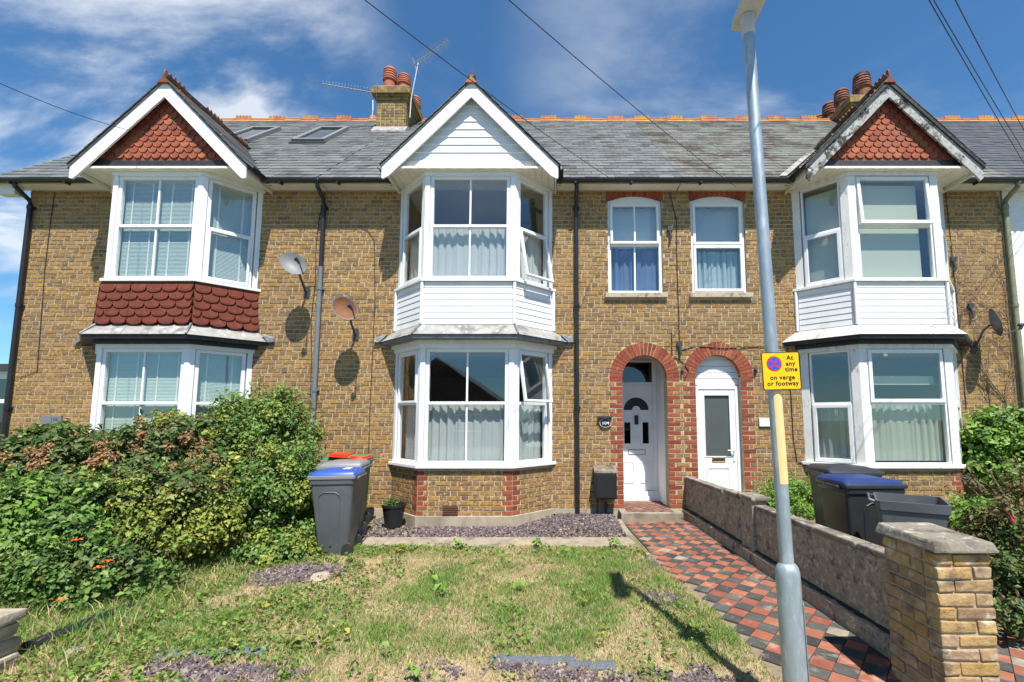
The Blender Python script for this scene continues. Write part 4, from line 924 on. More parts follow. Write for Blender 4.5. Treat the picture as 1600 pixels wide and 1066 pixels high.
# ------------------------------------------------------------------ rainwater pipes, doors, porch
def pipe(k, x, pts_m, y=-.06, r=.036, foot=.08, name='downpipe'):
    p = MB(); top = [(x + .0, -.32, Z_TOP + .06), (x, -.32, Z_TOP - .02), (x, -.10, Z_TOP - .22)]
    segs = pts_m; first = True
    for (z0, z1, m) in segs:
        b = MB(); path = ([(x, -.32, Z_TOP - .05), (x, -.31, Z_TOP - .12), (x, y - .02, Z_TOP - .26), (x, y, Z_TOP - .34)] if first else [(x, y, z1)]) + [(x, y, z0)]
        b.tube(path, r, 12)
        z = z1 - .35
        while z > z0 + .1:
            b.tube([(x, y, z), (x, y, z - .06)], r * 1.22, 12); b.box(x - .055, x + .055, y + .02, .0, z - .045, z - .015); z -= 1.75
        b.build(name, m, house[k], smooth=True); first = False
pipe('A', -9.17, [(.05, Z_TOP, 'black_plastic')], y=-.055)
pipe('B', -4.02, [(4.35, Z_TOP, 'black_plastic'), (.05, 4.35, 'grey_pipe')])
pipe('B', .395, [(.06, Z_TOP, 'black_plastic')])
pipe('C', 7.905, [(.05, Z_TOP, 'green_pipe')], r=.042)
# porch of 104: side walls, ceiling, floor, step
hb_ = house['B']; c, r = ARCH['B']
b = MB(); b.box(c - r - .10, c - r, .245, .86, .1, 2.9); b.box(c + r, c + r + .10, .245, .86, .1, 2.9); b.box(c - r - .1, c + r + .1, .245, .86, 2.85, 2.95); b.build('porch_lining', 'white_paint', hb_)
b = MB(); b.box(c - r - .05, c + r + .06, -.02, .84, .05, .262); b.box(c - r - .10, c + r + .12, -.36, -.022, .05, .258); st = b.build('doorstep', 'concrete', hb_, bevel=.01)
tl_ = MB(); n = 10; tz = (2 * r - .02) / n
for i in range(n):
    for j in range(12):
        x = c - r + .01 + i * tz; y = -.26 + j * tz
        if y + tz < .72: tl_.box(x + .001, x + tz - .001, y + .001, y + tz - .001, .255, .2655, (i + j) % 2)
tl_.build('step_tiles', ['floor_red', 'floor_black'], st, kind='stuff')
b = MB(); b.box(c - r, c + r, .70, .84, .262, .34); b.box(c - r, c + r, .76, .86, .34, .42); b.build('threshold', 'upvc', hb_, bevel=.01)
DY = .84; xl, xr = c - r, c + r; z0, z1 = .42, 2.42
b = MB(); b.box(xl, xl + .07, DY, DY + .07, z0, 2.88); b.box(xr - .07, xr, DY, DY + .07, z0, 2.88); b.box(xl + .07, xr - .07, DY, DY + .07, z1 - .06, z1); b.box(xl + .07, xr - .07, DY, DY + .07, 2.80, 2.88)
df = b.build('door_frame', 'upvc', hb_, bevel=.004, seg=1); MB().box(xl + .065, xr - .065, DY + .03, DY + .036, z1 - .005, 2.805).build('fanlight_pane', 'glass_dark', df)
dx0, dx1 = xl + .072, xr - .072; dl = MB(); dl.box(dx0, dx1, DY + .018, DY + .06, z0 + .004, z1 - .062)
door = dl.build('front_door', 'upvc', hb_, bevel=.003, seg=1); dcx = (dx0 + dx1) / 2
def frame_rect(name, x0, x1, z0, z1, y, t, m, par, th=.02):
    b = MB(); b.box(x0, x0 + t, y - th, y, z0, z1); b.box(x1 - t, x1, y - th, y, z0, z1); b.box(x0 + t, x1 - t, y - th, y, z0, z0 + t); b.box(x0 + t, x1 - t, y - th, y, z1 - t, z1); return b.build(name, m, par, bevel=.004, seg=1)
yf = DY + .018
for (x0, x1, za, zb_) in ((dcx - .25, dcx - .05, .56, .95), (dcx + .05, dcx + .25, .56, .95)):
    frame_rect('door_panel', x0, x1, za, zb_, yf, .022, 'upvc', door, .012); MB().box(x0 + .035, x1 - .035, yf - .008, yf, za + .035, zb_ - .035).build('door_panel', 'upvc', door, bevel=.004, seg=1)
for x0 in (dcx - .23, dcx + .11):
    frame_rect('light_surround', x0 - .025, x0 + .145, 1.25, 1.70, yf, .028, 'upvc', door, .016); MB().box(x0 + .003, x0 + .117, yf - .006, yf - .001, 1.278, 1.672).build('pane', 'glass_dark', door)
    MB().box(x0 + .003, x0 + .117, yf - .0009, yf - .0002, 1.278, 1.672).build('pane_backing', 'sign_black', door)
def half_disc(x, z, ra, rb_, y, th, n=14): return [(x + ra * math.cos(a), y, z + ra * math.sin(a)) for a in np.linspace(0, math.pi, n)] + [(x + rb_ * math.cos(a), y, z + rb_ * math.sin(a)) for a in np.linspace(math.pi, 0, n)]
MB().prism(half_disc(dcx, 1.90, .235, .065, yf - .006, .0), (0, .005, 0)).build('fan_pane', 'sign_black', door, fixn=True)
for ra, rb_ in ((.265, .235), (.075, .045)): MB().prism(half_disc(dcx, 1.90, ra, rb_, yf - .018, .0), (0, .018, 0)).build('fan_surround', 'upvc', door, fixn=True)
MB().box(dcx - .25, dcx + .25, yf - .018, yf, 1.868, 1.898).build('fan_surround', 'upvc', door)
b = MB(); b.box(dcx - .035, dcx + .035, yf - .035, yf, 1.63, 1.80); b.box(dcx - .025, dcx + .025, yf - .05, yf - .035, 1.64, 1.70); b.build('door_knocker', 'sign_black', door, bevel=.008)
frame_rect('letterbox', dcx - .16, dcx + .16, 1.075, 1.17, yf, .01, 'sign_black', door, .008); MB().box(dcx - .15, dcx + .15, yf - .005, yf, 1.085, 1.16).build('letterbox_flap', 'upvc', door)
# the glazed door of the right-hand house
hc = house['C']; c2, r2 = ARCH['C']; DY2 = .10; zd0, zd1 = .38, 2.30
b = MB(); b.box(c2 - r2, c2 - r2 + .07, DY2, DY2 + .07, zd0 - .1, zd1); b.box(c2 + r2 - .07, c2 + r2, DY2, DY2 + .07, zd0 - .1, zd1); b.box(c2 - r2 + .07, c2 + r2 - .07, DY2, DY2 + .07, zd1 - .06, zd1 + .02); b.box(c2 - r2, c2 + r2, DY2 - .06, DY2 + .07, .1, zd0)
df2 = b.build('door_frame', 'upvc', hc, bevel=.004, seg=1)
for i in range(5):
    za = zd1 + .02 + i * .108; zb_ = za + .102
    w0 = math.sqrt(max(0, r2 ** 2 - max(0, za - ZS) ** 2)); w1 = math.sqrt(max(0.0004, r2 ** 2 - max(0, min(zb_, ZS + r2 - .001) - ZS) ** 2)); zb_ = min(zb_, ZS + r2 - .002)
    if zb_ - za < .02: continue
    pts = [(c2 - w0, za), (c2 + w0, za)] + [(c2 + math.sqrt(max(0, r2 ** 2 - max(0, z - ZS) ** 2)), z) for z in np.linspace(za, zb_, 5)[1:]] + [(c2 - math.sqrt(max(0, r2 ** 2 - max(0, z - ZS) ** 2)), z) for z in np.linspace(zb_, za, 5)[:-1]]
    MB().prism([(x, DY2 + .02 - .004 * (i % 2), z) for x, z in pts], (0, .04, 0)).build('arch_board', 'white_paint', hc, fixn=True)
x0, x1 = c2 - r2 + .072, c2 + r2 - .072; yd = DY2 + .012; b = MB(); zg0, zg1 = 1.10, 2.14
b.box(x0, x0 + .095, yd, yd + .05, zd0, zd1 - .062); b.box(x1 - .095, x1, yd, yd + .05, zd0, zd1 - .062); b.box(x0 + .095, x1 - .095, yd, yd + .05, zd0, zg0); b.box(x0 + .095, x1 - .095, yd, yd + .05, zg1, zd1 - .062)
d2 = b.build('front_door', 'upvc', hc, bevel=.004, seg=1)
MB().box(x0 + .09, x1 - .09, yd + .02, yd + .028, zg0 - .004, zg1 + .004).build('pane', 'frosted', d2); frame_rect('glazing_bead', x0 + .085, x1 - .085, zg0 - .012, zg1 + .012, yd, .018, 'upvc', d2, .008)
frame_rect('door_panel', x0 + .12, x1 - .12, .50, .93, yd, .03, 'upvc', d2, .012); MB().box(x0 + .17, x1 - .17, yd - .008, yd, .55, .88).build('door_panel', 'upvc', d2, bevel=.004, seg=1)
frame_rect('letter_plate', x0 + .20, x1 - .20, 1.005, 1.085, yd, .014, 'gold', d2, .010); MB().box(x0 + .214, x1 - .214, yd - .004, yd + .002, 1.018, 1.072).build('letter_flap', 'metal_dark', d2)
b = MB(); b.box(x1 - .065, x1 - .03, yd - .012, yd, 1.02, 1.24); b.tube([(x1 - .047, yd - .01, 1.20), (x1 - .047, yd - .05, 1.20), (x1 - .17, yd - .05, 1.205)], .011, 8); b.build('door_handle', 'upvc', d2, smooth=True)
MB().box(c2 - r2 - .15, c2 + r2 + .15, -.30, .09, .02, .24).build('doorstep', 'concrete', hc, bevel=.01)
# white rendered house at the right edge
hd = house['D']; x0, x1 = RNGX['D']
b = MB(); b.box(x0 + .045, x1, .012, .25, 0, Z_TOP + .05); b.box(x1 - .25, x1, .25, 8.25, 0, 5.9); b.box(x0, x1 - .25, 8.0, 8.25, 0, 5.9); b.prism([(x1 - .1, 0, 5.7), (x1 - .1, 8.0, 5.7), (x1 - .1, RY, RZ - .1)], (.1, 0, 0)); b.build('wall', 'white_render', hd)
for (a, q, za, zb_) in ((10.2, 11.8, 1.0, 2.6), (10.2, 11.8, 3.9, 5.3)):
    make_window('D', frame_matrix(a, -.02, za, 1, 0), q - a, zb_ - za, (zb_ - za) * .55)
    MB().box(a, q, .06, .08, za, zb_).build('window_backing', 'sign_black', hd)
# ------------------------------------------------------------------ the tiled path and the low garden wall
PT = math.atan(.071); EV = Vector((math.sin(PT), -math.cos(PT), 0)); EU = Vector((math.cos(PT), math.sin(PT), 0)); P0 = Vector((1.09, -.35, 0))
def pw(u, v, dz=0.0):
    p = P0 + EU * u + EV * v; p.z = ground_z(p.x, p.y) + dz; return p
PWID, PLEN, LT = 1.04, 5.1, .208
def path_base(name, u0, u1, v0, v1):
    b = MB(); b.add([pw(u0, v0, .008), pw(u1, v0, .008), pw(u1, v1, .008), pw(u0, v1, .008)], [(3, 2, 1, 0)]); o = b.build(name, 'grout', fixn=True); o['kind'] = 'structure'; return o
tiled = path_base('path', -.02, PWID + .06, -.02, PLEN)
def clip(poly, u0, u1, v0, v1):
    for ax, lim, sg in ((0, u0, 1), (0, u1, -1), (1, v0, 1), (1, v1, -1)):
        o = []
        for i in range(len(poly)):
            a, q = poly[i], poly[(i + 1) % len(poly)]; da, dq = (a[ax] - lim) * sg, (q[ax] - lim) * sg
            if da >= 0: o.append(a)
            if da * dq < 0: t = da / (da - dq); o.append((a[0] + (q[0] - a[0]) * t, a[1] + (q[1] - a[1]) * t))
        poly = o
        if not poly: return []
    return poly
rt = random.Random(5)
def tile_path(par, u0, u1, v0, v1, gone=0.0):
    d = LT / 2 - .0045
    for j in range(int((v1 - v0) / LT) + 2):
        for i in range(int((u1 - u0) / LT) + 2):
            for (cu, cv, m) in ((u0 + (i + .5) * LT, v0 + (j + .5) * LT, 'floor_red'), (u0 + i * LT, v0 + j * LT, 'floor_black')):
                if gone and cu - u0 < .22 * min(1, max(0, (cv - 1.5)) / 2) and rt.random() < .75: continue
                if gone and rt.random() < .015 and cv > 1.6: continue
                if rt.random() < .012: m = 'concrete'
                pl = clip([(cu - d, cv), (cu, cv - d), (cu + d, cv), (cu, cv + d)], u0 + .002, u1 - .002, v0 + .002, v1)
                if len(pl) < 3: continue
                b = MB(); h = .019 + rt.uniform(-.003, .003); tx, ty = rt.uniform(-.012, .012), rt.uniform(-.012, .012)
                top = [pw(a, q, h + tx * (a - cu) + ty * (q - cv)) for a, q in pl]; bot = [pw(a, q, .004) for a, q in pl]; n = len(pl)
                b.add(bot + top, [tuple(range(n, 2 * n)), tuple(range(n - 1, -1, -1))] + [(k_, (k_ + 1) % n, n + (k_ + 1) % n, n + k_) for k_ in range(n)]); b.build('tile', m, par, fixn=True)
tile_path(tiled, 0, PWID, 0, PLEN, 1)
path2 = path_base('path', 1.50, 2.42, 3.6, PLEN); tile_path(path2, 1.53, 2.40, 3.75, PLEN)
gw = thing('garden_wall', pw(1.15, 2), 'low mottled concrete garden wall with ledge, running beside the chequered path', 'wall')
def wall_seg(name, u0, u1, v0, v1, z0, z1, m, bev=.01):
    b = MB(); c_ = [(u0, v0), (u1, v0), (u1, v1), (u0, v1)]
    b.hexa([Vector((*pw(a, q).xy, z0)) for a, q in c_] + [Vector((*pw(a, q).xy, z1)) for a, q in c_]); return b.build(name, m, gw, fixn=True, bevel=bev)
b = MB(); c_ = [(PWID + .01, -.3), (PWID + .2, -.3), (PWID + .2, 4.22), (PWID + .01, 4.22)]
b.hexa([pw(a, q, -.05) for a, q in c_] + [pw(a, q, .155) for a, q in c_]); b.build('wall_plinth', 'concrete_wall', gw, fixn=True, bevel=.012)
b = MB(); nn_ = 60; vs = []
for i in range(nn_ + 1):
    v_ = -.28 + 4.48 * i / nn_; wv = .5 + .5 * math.sin(i * 1.7) * math.sin(i * .61)
    vs += [pw(PWID + .030 + .04 * (1 - wv), v_, .1575), pw(PWID + .0845, v_, .168 + .006 * wv)]
b.add(vs, [(2 * i, 2 * i + 2, 2 * i + 3, 2 * i + 1) for i in range(nn_)]); b.build('moss_strip', 'moss', gw, smooth=True)
wall_seg('wall_panel', PWID + .085, PWID + .19, -.3, 1.72, .1, .735, 'concrete_wall'); wall_seg('wall_panel', PWID + .085, PWID + .19, 2.02, 4.22, .05, .685, 'concrete_wall')
for v0, v1 in ((-.3, .55), (.553, 1.15), (1.2, 1.72)): wall_seg('coping', PWID + .07, PWID + .205, v0, v1 - .004, .737, .79 + rt.uniform(-.008, .008), 'coping', .014)
for i in range(4): wall_seg('coping', PWID + .07, PWID + .205, 2.022 + i * .55, 2.022 + (i + 1) * .55 - .005, .687, .735 + rt.uniform(-.006, .006), 'coping', .014)
wall_seg('small_pier', PWID + .05, PWID + .235, 1.722, 2.018, .02, .775, 'concrete_wall'); wall_seg('pier_cap', PWID + .025, PWID + .26, 1.69, 2.05, .777, .83, 'coping', .018)
# brick gate pier
gp = thing('gate_pier', (2.45, -4.7, 0), 'weathered yellow brick gate pier with mossy stone cap at the path end', 'pier')
px0, px1, py0, py1 = 2.285, 2.612, -4.95, -4.50; zt = .945
MB().box(px0 + .012, px1 - .012, py0 + .012, py1 - .012, -.1, zt - .01).build('pier_core', 'mortar_grey', gp)
def rough_box(x0, x1, y0, y1, z0, z1, j=.006):
    b = MB(); f = lambda a: a + rt.uniform(-j, j)
    b.hexa([(f(x), f(y), f(z)) for z in (z0, z1) for x, y in ((x0, y0), (x1, y0), (x1, y1), (x0, y1))]); return b
n = 0; z = zt - 13 * .0775
while z < zt - .03:
    odd = n % 2; L_, H_ = .2165, .101
    cuts = [px0, px0 + (L_ if odd else H_), px1]
    for i in range(2): rough_box(cuts[i] + (.005 if i else 0), cuts[i + 1] - (.005 if i == 0 else 0), py0, py0 + .10, z, z + .066).build('brick', 'brick_old', gp, bevel=.008, seg=2)
    yc = [py0 + .108, py0 + .108 + (H_ if odd else L_), py1]
    for i in range(2):
        if yc[i + 1] - yc[i] > .03:
            rough_box(px0, px0 + .1, yc[i] + .004, yc[i + 1] - .004, z, z + .066).build('brick', 'brick_old', gp, bevel=.008, seg=2)
            rough_box(px1 - .1, px1, yc[i] + .004, yc[i + 1] - .004, z, z + .066).build('brick', 'brick_old', gp, bevel=.008, seg=2)
    z += .0775; n += 1
b = MB(); e = .035; b.hexa([(px0 - e, py0 - e, zt), (px1 + e, py0 - e, zt), (px1 + e, py1 + e, zt), (px0 - e, py1 + e, zt), (px0 - e + .02, py0 - e + .02, zt + .06), (px1 + e - .02, py0 - e + .02, zt + .06), (px1 + e - .02, py1 + e - .02, zt + .075), (px0 - e + .02, py1 + e - .02, zt + .075)]); b.build('pier_cap', 'coping', gp, bevel=.014)
# stub of old walling at the left
sp = thing('stone_pier', (-4.0, -4.55, 0), 'broken stub of pale stone wall at the bottom left corner', 'wall')
for i, (xm, z0, z1) in enumerate(((-3.92, -.05, .13), (-4.02, .134, .235), (-3.88, .239, .335), (-3.98, .339, .425))):
    for (a_, q_) in ((-4.25, xm - .006), (xm + .006, -3.725 + rt.uniform(-.03, .015))): rough_box(a_, q_, -4.72, -4.40 + rt.uniform(-.03, .02), z0, z1 - rt.uniform(0, .012), .020).build('stone', 'rock', sp, bevel=.022, seg=2)
MB().box(-4.23, -3.76, -4.69, -4.43, -.05, .40).build('wall_core', 'mortar_grey', sp)
# ------------------------------------------------------------------ street lamp and its sign
lean = Vector((-.0255, 0, 1)).normalized(); PB = Vector((1.392, -5.0, -.02))
def lp(z, dx=0, dy=0): return PB + lean * z + Vector((dx, dy, 0))
lamp = thing('street_lamp', PB, 'galvanised steel street lamp post with a thick base beside the path', 'lamp post')
MB().tube([lp(-.1), lp(.84), lp(.87), lp(.895), lp(.91), lp(.918)], [.067, .067, .0655, .060, .050, .042], 28).build('base_tube', 'galv', lamp, smooth=True)
MB().tube([lp(.90), lp(1.6), lp(4.30)], [.0385, .0385, .0365], 28).build('shaft', 'galv', lamp, smooth=True)
b = MB()
for z0, z1 in ((.12, .70),):
    q = [(.068 * math.cos(a), .074 * math.sin(a)) for a in np.linspace(R(-38), R(12), 8)]; q2 = [(c_ * 1.06, s_ * 1.06) for c_, s_ in q][::-1]
    b.prism([lp(z0, c_, s_) for c_, s_ in q + q2], lean * (z1 - z0))
b.build('base_door', 'galv', lamp, fixn=True)
q = [(.0392 * math.cos(a), .0392 * math.sin(a)) for a in np.linspace(R(-125), R(-20), 12)]; q2 = [(c_ * 1.025, s_ * 1.025) for c_, s_ in q][::-1]
MB().prism([lp(1.375, c_, s_) for c_, s_ in q + q2], lean * .585).build('reflective_band', 'beige', lamp, fixn=True)
MB().tube([lp(4.27), lp(4.28), lp(4.37), lp(4.40)], [.037, .042, .046, .048], 20).build('lantern_collar', 'lamp_grey', lamp, smooth=True)
b = MB(); tip = lp(4.385); z = tip.z
b.hexa([(tip.x - .085, tip.y - .62, z + .10), (tip.x + .085, tip.y - .62, z + .10), (tip.x + .075, tip.y + .10, z), (tip.x - .075, tip.y + .10, z), (tip.x - .07, tip.y - .60, z + .20), (tip.x + .07, tip.y - .60, z + .20), (tip.x + .06, tip.y + .11, z + .09), (tip.x - .06, tip.y + .11, z + .09)]); b.build('lantern_head', 'lamp_grey', lamp, bevel=.02)
b = MB(); b.hexa([(tip.x - .06, tip.y - .57, z + .085), (tip.x + .06, tip.y - .57, z + .085), (tip.x + .055, tip.y - .16, z + .028), (tip.x - .055, tip.y - .16, z + .028), (tip.x - .065, tip.y - .58, z + .10), (tip.x + .065, tip.y - .58, z + .10), (tip.x + .06, tip.y - .14, z + .04), (tip.x - .06, tip.y - .14, z + .04)]); b.build('lantern_lens', 'lamp_glass', lamp, bevel=.01)
sg = thing('parking_sign', lp(1.93, 0, -.06), 'yellow no stopping sign on the lamp post, reading At any time on verge or footway', 'sign')
sc_ = lp(2.045, .025, -.052); SM = Matrix.Translation(sc_) @ Matrix.Rotation(R(-1.5), 4, 'Y') @ Matrix.Scale(1.0, 4); HS = .1135
def rrect(h, r_, n=5):
    return [(sx * (h - r_) + r_ * math.cos(a + o), sz * (h - r_) + r_ * math.sin(a + o)) for sx, sz, o in ((1, 1, 0), (-1, 1, math.pi / 2), (-1, -1, math.pi), (1, -1, 3 * math.pi / 2)) for a in np.linspace(0, math.pi / 2, n)]
MB(SM).prism([(x, 0, z) for x, z in rrect(HS, .010)], (0, .004, 0)).build('plate', 'sign_black', sg, fixn=True)
MB(SM).prism([(x, -.0008, z) for x, z in rrect(HS - .0045, .008)], (0, .0008, 0)).build('yellow_face', 'sign_yellow', sg, fixn=True)
def disc(r_, y, th, m, n=40, nm='roundel'): return MB(SM).prism([(-.040 + r_ * math.cos(a), y, .044 + r_ * math.sin(a)) for a in np.linspace(0, 2 * math.pi, n, endpoint=False)], (0, th, 0)).build(nm, m, sg, fixn=True)
disc(.0455, -.0014, .0006, 'sign_red'); disc(.0375, -.0019, .0005, 'sign_blue')
for a in (R(45), R(-45)):
    d = Vector((math.cos(a), 0, math.sin(a))); p = Vector((-math.sin(a), 0, math.cos(a))); c_ = Vector((-.040, -.0023 - (.0002 if a > 0 else 0), .044)); w_ = .0042
    MB(SM).prism([c_ + d * .041 + p * w_, c_ - d * .041 + p * w_, c_ - d * .041 - p * w_, c_ + d * .041 - p * w_], (0, .0004, 0)).build('roundel_bar', 'sign_red', sg, fixn=True)
for tx, x, z in (('At', .056, .078), ('any', .058, .043), ('time', .060, .008), ('on verge', .004, -.040), ('or footway', .004, -.076)):
    text_mesh('lettering', tx, .038, 'sign_black', SM @ Matrix.Translation((x, -.0012, z)) @ FACE_CAM, sg, .0004, space=1.10, bold=.0011)
b = MB(); b.box(sc_.x - .05, sc_.x + .03, sc_.y + .004, sc_.y + .02, sc_.z - .03, sc_.z - .01); b.build('clip', 'galv_dark', sg)
# ------------------------------------------------------------------ bins
def wheelie_bin(loc, rotz, body, lidm, label, lid=True, h=1.0, group='wheelie bins', sticker=False, dp=1.0, wx=1.0):
    t = thing('wheelie_bin', loc, label, 'bin', group); mt = Matrix.Translation(loc) @ Matrix.Rotation(rotz, 4, 'Z') @ Matrix.Diagonal((wx, dp, 1, 1))
    # local: front of bin = -y, hinge = +y, width along x
    def sec(z, w_, yf, yb, r_=.05, n=4):
        return [(sx * (w_ / 2 - r_) + r_ * math.cos(a + o), (yb - r_ if sy > 0 else yf + r_) + r_ * math.sin(a + o), z) for sx, sy, o in ((1, 1, 0), (-1, 1, math.pi / 2), (-1, -1, math.pi), (1, -1, 3 * math.pi / 2)) for a in np.linspace(0, math.pi / 2, n)]
    S = [sec(.03, .45, -.22, .24), sec(.06, .47, -.24, .25), sec(.60, .52, -.34, .28), sec(h - .12, .545, -.40, .30), sec(h - .11, .575, -.42, .31), sec(h - .03, .585, -.43, .315)]
    n = len(S[0]); b = MB(mt); b.add([p for s in S for p in s], [(i * n + k_, i * n + (k_ + 1) % n, (i + 1) * n + (k_ + 1) % n, (i + 1) * n + k_) for i in range(len(S) - 1) for k_ in range(n)] + [tuple(range(n - 1, -1, -1))])
    inn = [sec(h - .03, .545, -.41, .30), sec(.25, .46, -.26, .25)]; b2 = len(b.v)
    b.add([p for s in inn for p in s] , [(k_, n + k_, n + (k_ + 1) % n, (k_ + 1) % n) for k_ in range(n)] + [tuple(range(n, 2 * n))])
    b.f += [((len(S) - 1) * n + k_, (len(S) - 1) * n + (k_ + 1) % n, b2 + (k_ + 1) % n, b2 + k_) for k_ in range(n)]; b.mi += [0] * n
    b.build('body', body, t, smooth=True)
    # raised arch on each side panel
    for sx in (-1, 1):
        pts = []; 
        for (y, z) in [(.10, .10), (.12, h - .30), (.09, h - .24), (.03, h - .21), (-.16, h - .21), (-.22, h - .24), (-.235, h - .30), (-.20, .10)]:
            wz = np.interp(z, [.06, .60, h - .12], [.47, .52, .545]) / 2; pts.append((sx * (wz + .001), y - .02, z))
        MB(mt).tube(pts, .009, 6).build('side_rib', body, t, smooth=True)
    for sx in (-1, 1):
        wb = MB(mt @ Matrix.Translation((sx * .245, .24, .10)) @ Matrix.Rotation(R(90), 4, 'Y')); wb.lathe([(.03, -.03), (.092, -.028), (.10, -.018), (.10, .018), (.092, .028), (.03, .03)], 24)
        wh = wb.build('wheel', 'rubber', t, smooth=True)
        MB(mt @ Matrix.Translation((sx * .245, .24, .10)) @ Matrix.Rotation(R(90), 4, 'Y')).lathe([(.02, -.036), (.055, -.032), (.055, .032), (.02, .036)], 14).build('hub', 'bin_dark', wh, smooth=True)
    MB(mt).tube([(-.22, .24, .10), (.22, .24, .10)], .012, 8).build('axle', 'metal_dark', t)
    b = MB(mt); b.tube([(-.20, .31, h - .06), (-.20, .375, h - .04), (.20, .375, h - .04), (.20, .31, h - .06)], .015, 8); b.build('handle', body, t, smooth=True)
    if lid:
        z0 = h - .032; b = MB(mt)
        Sx = [sec(z0 - .02, .60, -.455, .33), sec(z0 + .012, .605, -.46, .335), sec(z0 + .022, .595, -.45, .33)]
        b.add([p for s in Sx for p in s], [(i * n + k_, i * n + (k_ + 1) % n, (i + 1) * n + (k_ + 1) % n, (i + 1) * n + k_) for i in range(2) for k_ in range(n)] + [tuple(range(n - 1, -1, -1)), tuple(range(2 * n, 3 * n))]); rim = b.build('lid_rim', 'bin_lid_grey' if body != 'bin_dark' else body, t, smooth=True)
        b = MB(mt); Sx = [sec(z0 + .022, .565, -.42, .345), sec(z0 + .045, .55, -.40, .34), sec(z0 + .075, .46, -.28, .30), sec(z0 + .082, .40, -.22, .27)]
        b.add([p for s in Sx for p in s], [(i * n + k_, i * n + (k_ + 1) % n, (i + 1) * n + (k_ + 1) % n, (i + 1) * n + k_) for i in range(3) for k_ in range(n)] + [tuple(range(n - 1, -1, -1)), tuple(range(3 * n, 4 * n))])
        lo = b.build('lid', lidm, t, smooth=True)
        for sx in (-1, 1): MB(mt).box(sx * .12 - .075, sx * .12 + .075, -.455, -.405, z0 + .018, z0 + .05).build('lid_grip', lidm, lo, bevel=.01)
        if sticker: MB(mt @ Matrix.Translation((.02, .12, z0 + .0835)) ).box(-.09, .09, -.06, .06, 0, .002).build('sticker', 'paper', lo)
    return t
FL = R(-90)    # front of the bin turned to -X
wheelie_bin((-2.66, -1.94, ground_z(0, -1.96) + .005), FL + R(9), 'bin_grey', 'bin_blue', 'grey wheelie bin with bright blue lid and white sticker, nearest the lawn', sticker=True, dp=.70, wx=.86)
wheelie_bin((-2.84, -1.36, .10), FL + R(9), 'bin_grey', 'bin_lid_grey', 'grey wheelie bin with plain grey lid behind the bright blue lidded one', h=1.02, dp=.74, wx=.88)
wheelie_bin((-3.08, -.72, .11), FL + R(4), 'bin_green', 'bin_green', 'green wheelie bin against the brick wall, under a red lid', h=1.04, dp=.8, wx=.9)
t = thing('recycling_lid', (-3.04, -.80, 1.13), 'red plastic lid lying on the green wheelie bin by the wall', 'lid')
b = MB(Matrix.Translation((-3.04, -.80, 1.178)) @ Matrix.Rotation(R(5), 4, 'Y') @ Matrix.Rotation(R(8), 4, 'Z')); b.box(-.27, .27, -.2, .2, -.012, .0); b.box(-.25, .0, -.17, .17, .0, .035); b.box(.03, .25, -.17, .17, .0, .025); b.build('panel', 'red_plastic', t, bevel=.012)
wheelie_bin((3.66, -1.80, .08), R(88), 'bin_dark', 'bin_dark', 'black wheelie bin with black lid under the right bay window', h=1.02, dp=.86)
wheelie_bin((3.44, -2.44, .06), R(90), 'bin_dark', 'bin_navy', 'black wheelie bin with navy blue lid between two others behind the garden wall', h=.98, dp=.88)
wheelie_bin((3.36, -3.28, .04), R(58), 'bin_grey', 'bin_grey', 'grey wheelie bin standing open without a lid behind the gate pier', lid=False, h=.97, dp=.74)
wheelie_bin((7.45, -1.05, .10), R(10), 'bin_dark', 'bin_green', 'dark wheelie bin with green lid half hidden by brambles at right edge', h=1.08)
# ------------------------------------------------------------------ things on the wall
mb = thing('meter_box', (.845, -.1, .45), 'black wall box with weathered stone top and pipe, beside the porch', 'meter box')
b = MB(); b.hexa([(.67, -.25, .45), (1.02, -.25, .45), (1.02, -.002, .45), (.67, -.002, .45), (.67, -.25, .86), (1.02, -.25, .86), (1.02, -.002, .90), (.67, -.002, .90)]); b.build('cabinet', 'black_plastic', mb, bevel=.008)
MB().box(.69, 1.0, -.262, -.25, .475, .84).build('cover', 'black_plastic', mb, bevel=.006)
b = MB(); b.hexa([(.655, -.26, .862), (1.035, -.26, .862), (1.035, -.002, .902), (.655, -.002, .902), (.655, -.25, .90), (1.035, -.25, .90), (1.035, -.002, .965), (.655, -.002, .965)]); b.build('top_slab', 'coping', mb, bevel=.01)
MB().tube([(.715, -.10, .46), (.715, -.10, .06)], .018, 8).build('supply_pipe', 'metal_dark', mb); MB().tube([(.86, -.02, .36), (.86, -.045, .33), (.86, -.03, .16)], .02, 8).build('valve', 'metal_dark', mb)
def oval(x, z, a, c_, y, n=28): return [(x + a * math.cos(t), y, z + c_ * math.sin(t)) for t in np.linspace(0, 2 * math.pi, n, endpoint=False)]
ns_ = thing('house_number', (.875, -.03, 1.60), 'small oval black house number plate reading 104 beside the porch arch', 'sign', 'house number plates')
nx_ = on_y(946, 661, -.03); MB().prism(oval(nx_.x, nx_.z, .098, .075, -.032), (0, .03, 0)).build('plate', 'sign_black', ns_, fixn=True); 
MB().prism(oval(nx_.x, nx_.z, .098, .075, -.0335)[::-1] + [], (0, .0012, 0)).build('rim', 'paper', ns_, fixn=True); MB().prism(oval(nx_.x, nx_.z, .091, .068, -.0345), (0, .0010, 0)).build('face', 'sign_black', ns_, fixn=True)
text_mesh('numerals', '104', .085, 'paper', Matrix.Translation((nx_.x, -.0348, nx_.z)) @ FACE_CAM, ns_, .0004, bold=.0012)
MB().box(nx_.x - .13, nx_.x + .11, -.07, -.001, nx_.z + .085, nx_.z + .115).build('small_canopy', 'metal_dark', ns_)
